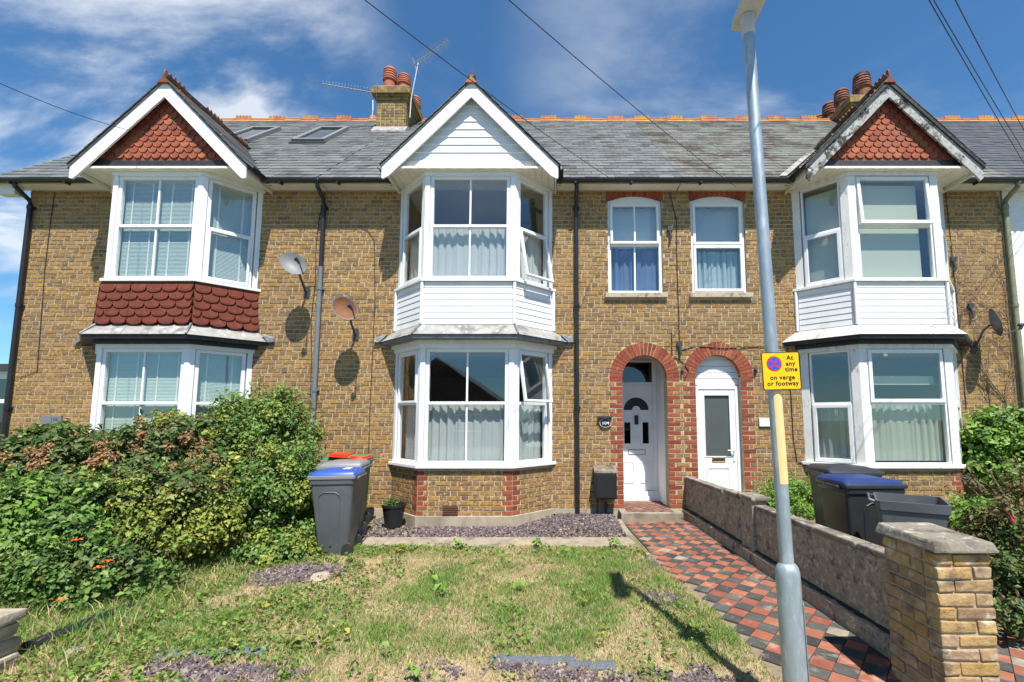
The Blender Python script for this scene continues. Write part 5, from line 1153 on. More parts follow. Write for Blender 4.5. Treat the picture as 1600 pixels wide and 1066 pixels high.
p2 = on_y(1197, 660, -.02); q2_ = thing('name_plaque', (p2.x, -.02, p2.z - .05), 'blank white plaque on the brick beside the glazed white door', 'sign', 'house number plates')
MB().box(p2.x - .115, p2.x + .115, -.03, -.001, p2.z - .07, p2.z + .07).build('plate', 'paper', q2_, bevel=.004)
p3 = on_y(80, 656, -.02); q3 = thing('name_plaque', (p3.x, -.02, p3.z - .06), 'slate grey number plaque on the brick above the hedge, far left', 'sign', 'house number plates')
MB().box(p3.x - .17, p3.x + .17, -.03, -.001, p3.z - .075, p3.z + .075).build('plate', 'bin_lid_grey', q3, bevel=.004); text_mesh('numerals', '106', .085, 'sign_black', Matrix.Translation((p3.x + .06, -.0308, p3.z + .005)) @ FACE_CAM, q3, .0004)
def align(p, d, up=Vector((0, 0, 1))):
    z = d.normalized(); x = up.cross(z).normalized(); y = z.cross(x); return Matrix(((x.x, y.x, z.x, p.x), (x.y, y.y, z.y, p.y), (x.z, y.z, z.z, p.z), (0, 0, 0, 1)))
def dish(px_, d, label, m, rx=.235, ry=.27, back='dish_grey', yo=-.42, roll=0.0):
    p = on_y(*px_, yo); t = thing('satellite_dish', (p.x, 0, p.z - .25), label, 'satellite dish', 'satellite dishes'); mt = align(p, Vector(d)) @ Matrix.Rotation(roll, 4, 'Z'); n = 28
    prof = [(1.0, .055), (.99, .06), (.75, .034), (.5, .016), (.25, .004), (.02, 0)]
    for nm, mm, off, fl in (('reflector', m, 0, 0), ('reflector_back', back, -.006, 1)):
        b = MB(mt); vs = [(r_ * rx * math.cos(a), r_ * ry * math.sin(a), z + off) for r_, z in prof for a in np.linspace(0, 2 * math.pi, n, endpoint=False)]
        b.add(vs, [(i * n + k_, i * n + (k_ + 1) % n, (i + 1) * n + (k_ + 1) % n, (i + 1) * n + k_) for i in range(len(prof) - 1) for k_ in range(n)] + [tuple(range((len(prof) - 1) * n, len(prof) * n))]); b.build(nm, mm, t, smooth=True)
    if m == 'dish_rust':
        b = MB(mt); vs = [(r_ * rx * math.cos(a), r_ * ry * math.sin(a), z) for r_, z in ((1.005, .058), (1.0, .063), (.90, .052)) for a in np.linspace(0, 2 * math.pi, n, endpoint=False)]
        b.add(vs, [(i * n + k_, i * n + (k_ + 1) % n, (i + 1) * n + (k_ + 1) % n, (i + 1) * n + k_) for i in range(2) for k_ in range(n)]); b.build('rim', 'dish_grey', t, smooth=True)
    MB(mt).tube([(0, -ry * .6, -.03), (0, -ry * 1.02, .05), (0, -ry * .85, .33)], .010, 8).build('feed_arm', 'metal_dark', t)
    b = MB(mt); b.tube([(0, -ry * .88, .30), (0, -ry * .55, .36)], .024, 10); b.tube([(0, -ry * .66, .335), (0, -ry * .52, .30)], .03, 10); b.build('receiver', 'metal_dark', t, smooth=True)
    bp = mt @ Vector((0, -.03, -.03)); b = MB(); b.tube([bp, bp + Vector((0, .12, -.06)), (bp.x, -.05, bp.z - .30), (bp.x, -.01, bp.z - .30)], .018, 8); b.box(bp.x - .05, bp.x + .05, -.016, -.001, bp.z - .40, bp.z - .20); b.build('bracket', 'metal_dark', t)
dish((459, 415), (.36, -1, .34), 'pale grey satellite dish left of the drainpipe between two bays', 'dish_grey', .18, .235, roll=R(42))
dish((539, 484), (.36, -1, .30), 'rusty orange satellite dish right of the drainpipe', 'dish_rust', .18, .235, roll=R(42))
dish((1549, 505), (1.0, -.55, .25), 'dark satellite dish seen edge-on beside the far right drainpipe', 'dish_dark', .20, .23, 'dish_dark', yo=-.34)
def alarm(px_, label):
    p = on_y(*px_, -.04); o = MB(); o.box(p.x - .045, p.x + .045, -.05, -.001, p.z - .04, p.z + .04); o.tube([(p.x, -.03, p.z - .04), (p.x + .01, -.05, p.z - .16), (p.x - .01, -.04, p.z - .22)], .02, 8); tag(o.build('cable_bracket', 'metal_dark'), label, 'bracket', 'cable brackets')
alarm((1047, 357), 'black cable bracket on the brick between the two upper sash windows')
alarm((1491, 405), 'black cable bracket on the brick right of the flaking upper bay')
alarm((1062, 537), 'black cable junction between the two arched doorways')
alarm((1518, 478), 'black cable clip below the bracket on the far right brickwork')
def cable(name, pts, label, r=.006, cat='cable', m='cable', group='cables on the brickwork', yo=-.012):
    P = [on_y(x, y, yo) if not isinstance(x, Vector) else x for x, y in pts]; tag(MB().tube(P, r, 5).build(name, m), label, cat, group)
cable('wall_cable', [(508, 300), (499, 340), (494, 380), (493, 440), (486, 500), (487, 560), (484, 640)], 'black cable running down the brick left of the grey drainpipe')
cable('wall_cable', [(557, 352), (575, 360), (585, 376), (586, 470), (578, 640), (575, 740)], 'thin black cable hanging left of the white boarded bay')
cable('wall_cable', [(85, 300), (77, 360), (70, 420), (64, 500), (58, 580), (30, 590)], 'thin cable down the far left brickwork beside the corner pipe')
cable('wall_cable', [(1046, 300), (1057, 345), (1058, 420), (1061, 500), (1062, 560)], 'black cable down the brick between the two upper windows', .007)
cable('wall_cable', [(1062, 548), (1085, 541), (1130, 544), (1180, 542), (1230, 541), (1235, 600), (1240, 690), (1246, 722), (1270, 729)], 'black cable looping over the glazed door arch to the right bay', .007)
cable('wall_cable', [(1049, 520), (1050, 555), (1066, 565), (1076, 580), (1070, 592)], 'tangled black cable loop above the pier between the doors', .007)
cable('wall_cable', [(1476, 290), (1484, 360), (1490, 420), (1500, 520), (1510, 640)], 'black cable down the brick right of the right bay', .006)
for i, (x, y) in enumerate(((1066, 580), (1181, 578))):
    p = on_y(x, y, -.03); b = MB(); b.tube([(p.x, -.03, p.z + .07), (p.x, -.045, p.z), (p.x, -.03, p.z - .07)], [.012, .024, .012], 8); tag(b.build('wall_hook', 'metal_dark'), ('iron wall hook on the pier between the arches', 'iron wall hook right of the glazed door arch')[i], 'hook', 'iron wall hooks')
# dead climber on the far right wall
b = MB(); rv = random.Random(21)
def vine(p, d, n, r_):
    pts = [p]
    for i in range(n): d = (d + Vector((rv.uniform(-.35, .35), 0, rv.uniform(-.25, .35)))).normalized(); pts.append(pts[-1] + d * .11); pts[-1].x = min(pts[-1].x, 7.82)
    b.tube(pts, [r_ * (1 - .7 * i / n) for i in range(n + 1)], 4)
    if r_ > .005:
        for i in range(2, n, 2): vine(pts[i], Vector((rv.uniform(-1, 1), 0, rv.uniform(.2, 1))), max(2, n // 2), r_ * .55)
for x in (7.35, 7.6, 7.75): vine(Vector((x, -.02, 1.6)), Vector((rv.uniform(-.2, .1), 0, 1)), 22, .010)
tag(b.build('dead_climber', 'twig'), 'bare stems of a dead climber on the far right brickwork', 'climber')
# ------------------------------------------------------------------ aerials on the centre chimney
def aerial(base, top, d, ln, label, grid_=False):
    t = thing('tv_aerial', base, label, 'aerial', 'tv aerials'); b = MB(); b.tube([base, (base[0] + .02, base[1], base[2] + (top[2] - base[2]) * .35), top], .016, 8); b.build('mast', 'alu', t)
    d = Vector(d).normalized(); p = Vector(top); up = Vector((0, 0, 1)); sd_ = d.cross(up).normalized(); u2 = sd_.cross(d)
    MB().tube([p - d * .15, p + d * ln], .011, 6).build('boom', 'galv_dark', t); n = 16
    for i in range(n):
        c_ = p + d * (ln * (i + .5) / n); hw_ = .15 - .05 * i / n; e = MB()
        if grid_: 
            for a in (35, -35): v = sd_ * math.cos(R(a)) + u2 * math.sin(R(a)); e.tube([c_ - v * hw_, c_ + v * hw_], .006, 4)
        else: e.tube([c_ - sd_ * hw_, c_ + sd_ * hw_], .007, 4)
        e.build('element', 'alu', t)
    e = MB()
    for j in range(-3, 4): e.tube([p - d * .12 + u2 * (.06 * j) - sd_ * .2, p - d * .12 + u2 * (.06 * j) + sd_ * .2], .004, 4)
    e.tube([p - d * .12 - u2 * .2, p - d * .12 + u2 * .2], .006, 4); e.build('back_reflector', 'alu', t)
pm = on_y(655, 100, 3.0); pb_ = on_y(640, 180, 3.0)
aerial((-3.56, 2.93, 9.15), (pm.x, 2.93, pm.z), (.75, -.3, .25), .95, 'tall silver television aerial on the right of the centre chimney', True)
pl_ = on_y(583, 148, 3.0)
aerial((-4.50, 2.93, 9.1), (-4.50, 2.93, pl_.z), (-1, -.25, .02), 1.15, 'low silver television aerial pointing left from the centre chimney')
# ------------------------------------------------------------------ overhead wires
def wire(p, d_end, label, sag=.25, r=.0042):
    p = Vector(p); q = Vector(d_end); pts = [p.lerp(q, i / 16) - Vector((0, 0, sag * 4 * (i / 16) * (1 - i / 16))) for i in range(17)]
    tag(MB().tube(pts, r, 6).build('overhead_wire', 'cable'), label, 'wire', 'overhead wires')
def far(a, Ya, b_, Yb, k_=2.2):
    p, q = on_y(*a, Ya), on_y(*b_, Yb); return p, p + (q - p) * k_
p, q = far((213, 206), -.80, (0, 95), -3.2); wire(p, q, 'overhead wire reaching the left gable from the upper left')
p, q = far((968, 288), -.36, (597, 0), -4.4, 1.6); wire(p, q, 'overhead wire passing in front of the white boarded gable', .12)
p, q = far((1150, 292), -.36, (818, 0), -4.4, 1.6); wire(p, q, 'overhead wire dropping to the gutter above the two sash windows', .12)
p, q = far((1640, 320), .0, (1459, 0), -4.2, 1.6); wire(p, q, 'leftmost of the three overhead wires at the upper right', .1)
p, q = far((1640, 300), .0, (1466, 0), -4.0, 1.6); wire(p, q, 'middle of the three overhead wires at the upper right', .1)
p, q = far((1640, 275), .0, (1499, 0), -4.2, 1.6); wire(p, q, 'rightmost of the three overhead wires at the upper right', .1)
# ------------------------------------------------------------------ side porch at far left
sp_ = thing('side_porch', (-10.3, 1.2, .1), 'white framed glazed porch at the far left of the terrace', 'porch')
b = MB()
for x in (-11.0, -10.35, -9.62): b.box(x, x + .09, .55, .64, .1, 2.55)
b.box(-11.0, -9.53, .55, .64, .1, .2); b.box(-11.0, -9.53, .55, .64, 2.46, 2.6); b.box(-11.0, -9.53, .56, .63, 2.02, 2.09); b.build('frame', 'upvc', sp_)
for x0 in (-10.91, -10.26): MB().box(x0, x0 + .64 if x0 > -10.5 else x0 + .56, .59, .595, .2, 2.46).build('pane', 'glass_dark', sp_)
MB().box(-11.2, -9.48, .42, 3.5, 2.6, 2.72).build('flat_roof', 'metal_dark', sp_); MB().box(-11.0, -9.53, 3.2, 3.3, .1, 2.6).build('rear_wall', 'plaster', sp_)
b = MB(); b.hexa([(-9.56, 1.2, 5.02), (-9.255, 1.2, 4.94), (-9.255, 1.9, 4.94), (-9.56, 1.9, 5.02), (-9.60, 1.2, 5.08), (-9.255, 1.2, 5.12), (-9.255, 1.9, 5.12), (-9.60, 1.9, 5.08)]); b.build('side_canopy', 'metal_dark', house['A'])
MB().box(-9.55, -9.26, -.23, -.10, Z_TOP - .22, Z_TOP - .05).build('eaves_box', 'soffit', house['A'])
# ------------------------------------------------------------------ plants
def leaves(pts, nrm, size, mat_, name, parent=None, kind=None, aspect=.55, seed=0, fold=.25):
    """kite-shaped leaves, each folded along its midrib"""
    g_ = np.random.default_rng(seed); n = len(pts); pts = np.asarray(pts, float)
    nn_ = np.asarray(nrm, float) + g_.normal(0, .55, (n, 3)); nn_ /= np.linalg.norm(nn_, axis=1)[:, None] + 1e-9
    t = g_.normal(0, 1, (n, 3)); t[:, 2] -= .35; t -= nn_ * (t * nn_).sum(1)[:, None]; t /= np.linalg.norm(t, axis=1)[:, None] + 1e-9
    s_ = np.cross(nn_, t); sz = np.asarray(size) * (.45 + 1.0 * g_.uniform(0, 1, n) ** 1.3); sz = sz[:, None]
    a = pts - t * sz * .5; q = pts + t * sz * .5 - nn_ * sz * .12; mid = pts + t * sz * .02; up = nn_ * sz * fold * .5
    l_ = mid + s_ * sz * aspect * .5 + up; r_ = mid - s_ * sz * aspect * .5 + up
    v = np.stack([a, l_, q, r_], 1).reshape(-1, 3); o0 = Vector((v[:, 0].mean(), v[:, 1].mean(), v[:, 2].min())); v = v - np.array(o0)
    me = bpy.data.meshes.new(name); idx = np.arange(n) * 4; f = np.stack([idx, idx + 2, idx + 1, idx, idx + 3, idx + 2], 1).reshape(-1)
    me.vertices.add(4 * n); me.vertices.foreach_set('co', v.reshape(-1)); me.loops.add(6 * n); me.loops.foreach_set('vertex_index', f.astype(np.int32))
    me.polygons.add(2 * n); me.polygons.foreach_set('loop_start', np.arange(0, 6 * n, 3, dtype=np.int32)); me.polygons.foreach_set('loop_total', np.full(2 * n, 3, np.int32))
    me.materials.append(M[mat_]); me.update(calc_edges=True); me.validate()
    o = bpy.data.objects.new(name, me); COL.objects.link(o); place(o, o0, parent)
    if kind: o['kind'] = kind
    return o
def crown_points(c, rad, n, seed, clumps=40, csz=.22, zmin=.05, low=.25):
    g_ = np.random.default_rng(seed); d = g_.normal(0, 1, (clumps, 3)); d[:, 2] = np.abs(d[:, 2]) * 1.0 - low; d /= np.linalg.norm(d, axis=1)[:, None]
    cen = d * (g_.uniform(.55, .98, clumps)[:, None]); k_ = g_.integers(0, clumps, n)
    off = g_.normal(0, 1, (n, 3)); off /= np.linalg.norm(off, axis=1)[:, None]; off *= (g_.uniform(0, 1, n) ** .45)[:, None]
    p = cen[k_] * np.array(rad) + off * csz * g_.uniform(.6, 1.35, clumps)[k_][:, None] ; p += np.array(c); nr = off * .8 + cen[k_] * .6 + np.array([0, -.1, .55]); m_ = p[:, 2] > zmin
    return p[m_], nr[m_]
def stems(c, rad, n, seed, parent, r_=.014, m='twig'):
    rv_ = random.Random(seed); b = MB(); base = Vector((c[0], c[1], ground_z(c[0], c[1]) - .02))
    for i in range(n):
        a = rv_.uniform(0, 6.28); e = rv_.uniform(.3, .95); tp = Vector((c[0] + rad[0] * .8 * math.cos(a) * e, c[1] + rad[1] * .8 * math.sin(a) * e, c[2] + rad[2] * rv_.uniform(.0, .85))); s0 = base + Vector((rv_.uniform(-.2, .2) * rad[0], rv_.uniform(-.2, .2) * rad[1], 0))
        mid = s0.lerp(tp, .5) + Vector((rv_.uniform(-.1, .1), rv_.uniform(-.1, .1), .12)); b.tube([s0, mid, tp], [r_, r_ * .7, r_ * .3], 5)
    b.build('stems', m, parent, kind=None)
def shrub(name, label, c, rad, n, leaf, size, seed, cat='shrub', extra=None, clumps=40, csz=.22, nst=14, group='garden shrubs', aspect=.55, low=.25):
    t = thing(name, (c[0], c[1], ground_z(c[0], c[1])), label, cat, group)
    p, nr = crown_points(c, rad, n, seed, clumps, csz, ground_z(c[0], c[1]) + .01, low); leaves(p, nr, size, leaf, 'crown', t, seed=seed, aspect=aspect)
    if extra:
        for (mm, nf, sz, nc, cs, zlo) in extra:
            p, nr = crown_points(c, [r_ * 1.06 for r_ in rad], nf, seed + 50 + nc, nc, cs, zlo, -.1); leaves(p, nr, sz, mm, 'flower_heads' if 'rust' in mm else 'young_leaves', t, seed=seed + 9, aspect=.7)
    stems(c, rad, nst, seed, t)
    rv_ = random.Random(seed + 77); sh = MB(); lp_, ln_ = [], []      # stray shoots past the outline
    for i in range(26):
        a = rv_.uniform(0, 6.28); e = rv_.uniform(.35, 1.2); d0 = Vector((math.cos(a) * math.cos(e), math.sin(a) * math.cos(e), math.sin(e)))
        p = Vector((c[0] + d0.x * rad[0] * .92, c[1] + d0.y * rad[1] * .92, c[2] + d0.z * rad[2] * .92)); d0 = (d0 + Vector((rv_.uniform(-.4, .4), rv_.uniform(-.4, .4), .5))).normalized(); pts = [p]
        for q in range(5):
            pts.append(pts[-1] + d0 * rv_.uniform(.03, .065)); d0 = (d0 + Vector((rv_.uniform(-.3, .3), rv_.uniform(-.3, .3), -.12))).normalized()
            for m_ in range(2): lp_.append(pts[-1] + Vector((rv_.uniform(-.03, .03), rv_.uniform(-.03, .03), rv_.uniform(-.01, .02)))); ln_.append((rv_.uniform(-.5, .5), -.3, .9))
        sh.tube(pts, [.004, .0035, .003, .0025, .002, .0015], 4)
    sh.build('shoots', 'twig', t); leaves([tuple(p) for p in lp_], ln_, size * .9, 'leaf_lime' if leaf in ('leaf_lime', 'leaf_green') else leaf, 'shoot_leaves', t, seed=seed + 3, aspect=aspect)
    return t
shrub('climbing_shrub', 'tall green shrub against the brick beside the grey drainpipe and bins', (-4.25, -1.0, 1.15), (.78, .62, 1.08), 15000, 'leaf_green', .062, 1, extra=[('leaf_yellow', 2600, .055, 22, .15, .9), ('leaf_rust', 700, .03, 10, .08, 1.2)], clumps=110, csz=.22)
shrub('climbing_shrub', 'leafy green shrub bulging between the tall shrub and the blue lidded bin', (-3.72, -1.55, .70), (.62, .55, .80), 10000, 'leaf_green', .06, 2, extra=[('leaf_yellow', 1200, .05, 14, .14, .4)], clumps=80, csz=.19, low=.6)
shrub('flowering_shrub', 'shrub with rusty faded flower heads below the left bay window', (-5.0, -1.75, .90), (.95, .66, .86), 14000, 'leaf_dark', .075, 3, extra=[('leaf_rust', 9500, .034, 95, .09, .65), ('leaf_yellow', 2200, .06, 24, .13, .5)], clumps=100, csz=.21)
shrub('flowering_shrub', 'shrub with rusty flower heads at the far left of the hedge', (-6.5, -1.75, .82), (1.0, .66, .76), 13000, 'leaf_dark', .09, 4, extra=[('leaf_rust', 9000, .034, 85, .10, .55), ('leaf_green', 2000, .07, 24, .14, .5)], clumps=90, csz=.21)
shrub('golden_shrub', 'yellow-green shrub in the middle of the hedge above bare twigs', (-4.45, -2.42, .58), (.85, .52, .66), 11000, 'leaf_yellow', .055, 5, extra=[('leaf_dark', 3500, .065, 40, .16, .1), ('leaf_rust', 3000, .034, 40, .08, .5)], clumps=90, csz=.17, nst=24, low=.6)
shrub('rose_bush', 'glossy broad-leaved bush low at the left foreground', (-5.3, -2.85, .46), (.95, .52, .62), 11000, 'leaf_green', .066, 6, extra=[('leaf_lime', 1800, .07, 26, .13, .4), ('leaf_dark', 3000, .065, 30, .15, .1)], clumps=90, csz=.17, aspect=.65, low=.5)
shrub('low_bush', 'low dark green bush with orange blooms beside the stone stub', (-4.4, -3.25, .24), (.75, .45, .34), 7500, 'leaf_green', .052, 7, extra=[('leaf_dark', 2500, .05, 30, .12, .05)], clumps=60, csz=.13, aspect=.65, low=.5)
shrub('ground_ivy', 'low ivy and weeds spilling from the hedge behind the blue lidded bin', (-3.35, -2.05, .14), (.60, .42, .22), 5200, 'leaf_green', .05, 17, extra=[('leaf_yellow', 1500, .05, 26, .10, .05)], clumps=60, csz=.10, aspect=.7, low=.4, nst=6)
rv = random.Random(29)
for i, (x, y, zz_) in enumerate(((-4.05, -3.55, .42), (-4.45, -3.62, .34), (-4.42, -3.4, .62), (-4.15, -3.75, .22), (-4.02, -3.5, .46))):
    b = MB(); 
    for a in range(6):
        an = a * 1.05; b.add([(x, y, zz_), (x + .03 * math.cos(an), y + .03 * math.sin(an), zz_ + .016), (x + .05 * math.cos(an + .35), y + .05 * math.sin(an + .35), zz_ + .006), (x + .03 * math.cos(an + .7), y + .03 * math.sin(an + .7), zz_ + .016)], [(0, 1, 2, 3)])
    b.tube([(x, y, zz_), (x + .02, y + .03, ground_z(x, y))], .004, 5, 1)
    for v in b.v[:24]: v.z -= rv.uniform(0, .012); v.x += rv.uniform(-.008, .008)
    tag(b.build('orange_flower', ['petal_orange', 'leaf_green']), 'small orange flower among the low leaves near the stone stub', 'flower', 'orange flowers')
shrub('bramble', 'bramble thicket climbing the brick at the right of the right bay', (7.15, -.50, .95), (.80, .42, .92), 8000, 'leaf_lime', .085, 8, extra=[('leaf_green', 3500, .085, 24, .2, .1)], clumps=70, csz=.2, aspect=.7)
shrub('bramble', 'low bramble spreading in front of the right bay between bin and bush', (5.75, -1.75, .30), (.95, .75, .32), 7000, 'leaf_lime', .07, 9, extra=[('leaf_green', 2000, .07, 20, .16, .1)], clumps=60, csz=.17, aspect=.7)
shrub('green_bush', 'fresh green feathery bush behind the low wall under the plaque', (3.62, -.62, .42), (.56, .40, .42), 9000, 'leaf_lime', .05, 10, clumps=80, csz=.12, aspect=.4)
shrub('fuchsia_bush', 'bronze leaved bush with crimson flowers at the right edge behind the pier', (4.45, -3.55, .62), (.72, .55, .68), 8500, 'leaf_fuchsia', .045, 11, extra=[('leaf_green', 1800, .05, 22, .15, .2)], clumps=70, csz=.17, nst=26)
shrub('fuchsia_bush', 'dark leaved low bush beside the tiles at the right edge', (3.75, -3.95, .25), (.50, .35, .35), 4000, 'leaf_dark', .05, 12, clumps=36, csz=.14)
rv = random.Random(31)
for i in range(16):
    a = rv.uniform(3.4, 5.6); x, y, z = 4.45 + .78 * math.cos(a), -3.55 + .6 * math.sin(a), rv.uniform(.45, 1.05)
    b = MB(); b.lathe([(.003, .035), (.009, .02), (.014, -.005), (.006, -.02)], 6, (x, y, z)); b.tube([(x, y, z + .035), (x + .02, y + .08, z + .09)], .002, 4); tag(b.build('crimson_flower', 'petal_pink', smooth=True), 'small crimson flower hanging on the bronze leaved bush', 'flower', 'crimson flowers')
# plant pot by the bay
pp = thing('plant_pot', (-2.42, -.62, .12), 'black plastic plant pot with a green sprout between the bins and the bay', 'plant pot')
MB().lathe([(.12, 0), (.165, .30), (.178, .30), (.178, .335), (.160, .335), (.15, .28), (.02, .27)], 24, (-2.42, -.66, .12)).build('pot', 'black_plastic', pp, smooth=True)
g_ = np.random.default_rng(2); pts = np.stack([-2.46 + g_.normal(0, .05, 160), -.68 + g_.normal(0, .05, 160), .42 + g_.uniform(0, .10, 160)], 1); leaves(pts, np.tile([0, -.3, .6], (160, 1)), .07, 'leaf_green', 'sprout', pp, aspect=.25)
# ------------------------------------------------------------------ grass, weeds, chippings
def nz(x, y, s_, o=0): return noise.noise(Vector((x * s_ + o, y * s_ - o, o * .37)))
def green(x, y):      # how green the sward is at a place, 0 straw to 1 lush
    v = .47 + .65 * nz(x, y, .9, 3) + .60 * nz(x, y, 2.7, 9) + .4 * nz(x, y, 8, 4)
    v += .35 * math.exp(-((x + .2) ** 2 / 1.6 + (y + 3.2) ** 2 / .7)) - .35 * math.exp(-((x + 2.2) ** 2 / .5 + (y + 2.7) ** 2 / .3)) - .45 * max(0, min(1, (-4.15 - y) / .35)) - .4 * max(0, 1 - (creep(y) - x) / .35) + (.25 if x < -3 else 0)
    return max(0, min(1, v))
def bare(x, y):       # patches with no grass
    m_ = math.exp(-((x + 2.75) ** 2 / .22 + (y + 2.72) ** 2 / .07)) * 1.2
    m_ += math.exp(-((y + 4.55 + .06 * math.sin(3 * x)) ** 2 / .022)) * (.80 * math.exp(-((x + 2.2) / .5) ** 4) + .55 * math.exp(-((x + .1) / .4) ** 2) + .42 * math.exp(-((x - .95) / .3) ** 2) + .22) * (1 + 1.2 * nz(x, y, 6, 31)) + .8 * math.exp(-((x - 1.05) ** 2 / .05 + (y + 3.35) ** 2 / .06)) + .7 * math.exp(-((x - 1.2) ** 2 / .02 + (y + 2.2) ** 2 / .15))
    return m_ + .25 * nz(x, y, 3.3, 5)
def blades(n, x0, x1, y0, y1, h, wd, seed, ok, name, label):
    g_ = np.random.default_rng(seed); V = []; C = []; k_ = 0
    xs_ = g_.uniform(x0, x1, n); ys_ = g_.uniform(y0, y1, n); u = g_.uniform(0, 1, (n, 7))
    for i in range(n):
        x, y = xs_[i], ys_[i]
        if not ok(x, y, u[i, 0]): continue
        gr = green(x, y); hh = h * (.5 + .9 * u[i, 1]) * (.55 + .65 * gr); a = u[i, 2] * 6.283; le = hh * (.35 + .9 * u[i, 3]); an = u[i, 4] * 6.283
        z = lz(x, y) - .004 if y < -1.55 else bed_z(x, y); w_ = wd * (.7 + .7 * u[i, 5]) * .5; cx_, sx_ = math.cos(a) * w_, math.sin(a) * w_; lx, ly = math.cos(an) * le, math.sin(an) * le
        V += [(x - cx_, y - sx_, z), (x + cx_, y + sx_, z), (x + lx * .4 + cx_ * .7, y + ly * .4 + sx_ * .7, z + hh * .65), (x + lx * .4 - cx_ * .7, y + ly * .4 - sx_ * .7, z + hh * .65), (x + lx, y + ly, z + hh)]
        v_ = u[i, 6]
        if v_ < gr * 1.0: c_ = (.10 + .13 * u[i, 3], .185 + .14 * u[i, 1], .032 + .04 * u[i, 5])
        else: c_ = (.36 + .26 * u[i, 3], .28 + .19 * u[i, 3], .13 + .12 * u[i, 1])
        C += [c_] * 5; k_ += 1
    me = bpy.data.meshes.new(name); V = np.array(V); o0 = np.array([V[:, 0].mean(), V[:, 1].mean(), V[:, 2].min()]); V -= o0
    F = []; 
    idx = np.arange(k_) * 5; q = np.stack([idx, idx + 1, idx + 2, idx, idx + 2, idx + 3, idx + 3, idx + 2, idx + 4], 1).reshape(-1).astype(np.int32)
    me.vertices.add(5 * k_); me.vertices.foreach_set('co', V.reshape(-1)); me.loops.add(9 * k_); me.loops.foreach_set('vertex_index', q); me.polygons.add(3 * k_)
    me.polygons.foreach_set('loop_start', np.arange(0, 9 * k_, 3, dtype=np.int32)); me.polygons.foreach_set('loop_total', np.full(3 * k_, 3, np.int32))
    at = me.color_attributes.new('Col', 'FLOAT_COLOR', 'POINT'); cc = np.ones((5 * k_, 4), np.float32); cc[:, :3] = np.array(C); at.data.foreach_set('color', cc.reshape(-1))
    me.materials.append(M['grass']); me.update(calc_edges=True); o = bpy.data.objects.new(name, me); COL.objects.link(o); place(o, Vector(o0), None); return tag(o, label, 'grass', None, 'stuff')
def on_lawn(x, y, r_): return x < creep(y) - .02 + .03 * (r_ < .5) and not (y > -1.75 and -2.7 < x < 1.1) and r_ > bare(x, y) - .12 and not (x < -3.0 and r_ < .35)
blades(170000, -4.3, 1.5, -5.35, -1.68, .042, .0046, 1, on_lawn, 'grass', 'patchy sunburnt lawn of green and straw grass')
blades(6000, -4.9, -3.2, -4.6, -2.2, .11, .006, 2, lambda x, y, r_: r_ < .9 and x < -3.2 - .25 * (y + 3.4), 'long_grass', 'longer rough grass along the foot of the hedge')
blades(4000, 5.2, 7.6, -4.2, -1.2, .18, .008, 3, lambda x, y, r_: True, 'rough_grass', 'rough grass in the right-hand front garden')
rv = random.Random(41)
def weed(x, y, s_, label, m='leaf_lime', n=9):
    g_ = np.random.default_rng(int(x * 1000) % 9973 + 5); a = g_.uniform(0, 6.28, n); r_ = g_.uniform(.2, 1, n) * s_; z = lz(x, y)
    t = thing('weed', (x, y, z), label, 'weed', 'broad-leaved weeds in the lawn'); pts = np.stack([x + r_ * np.cos(a), y + r_ * np.sin(a), z + .03 + g_.uniform(0, .09, n)], 1); leaves(pts, np.stack([np.cos(a) * .4, np.sin(a) * .4, np.ones(n)], 1), s_ * .9, m, 'leaf_rosette', t, aspect=.75)
for i in range(40):
    while True:
        x, y = rv.uniform(-3.6, 1.0), rv.uniform(-4.9, -1.9)
        if bare(x, y) < .5 and (rv.random() < .25 or x < -1.8 or y < -4.0 or y > -2.1): break
    weed(x, y, rv.uniform(.04, .085), 'small broad-leaved weed growing in the lawn', rv.choice(['leaf_lime', 'leaf_green', 'leaf_yellow']), rv.randint(6, 13))
for (x, y) in ((.78, -1.80), (-1.2, -1.82), (-.2, -1.84)): weed(x, y, .075, 'bright green weed tuft growing against the concrete edging', 'leaf_lime', 22)
g_ = np.random.default_rng(77); cp, cs = [], []
while len(cp) < 11000:
    x, y = g_.uniform(-4.0, 1.3), g_.uniform(-5.2, -1.75); d_ = .50 * nz(x, y, 1.5, 13) + .35 * nz(x, y, 4.5, 17) + (.42 if x < -1.7 else 0) + (.30 if y > -2.15 and x > -2.4 else 0) + (.12 if y < -3.9 else 0)
    if g_.random() < d_ * 1.6 - .12 and bare(x, y) < .45 and x < creep(y) - .04: cp.append((x, y, lz(x, y) + .012 + .035 * g_.random())); cs.append((g_.normal(0, .35), g_.normal(0, .35), 1.0))
tag(leaves(cp, cs, .034, 'leaf_weed', 'weed_cover', kind='stuff', aspect=.8, seed=4), 'low leafy weeds and clover matted through the lawn', 'weeds')
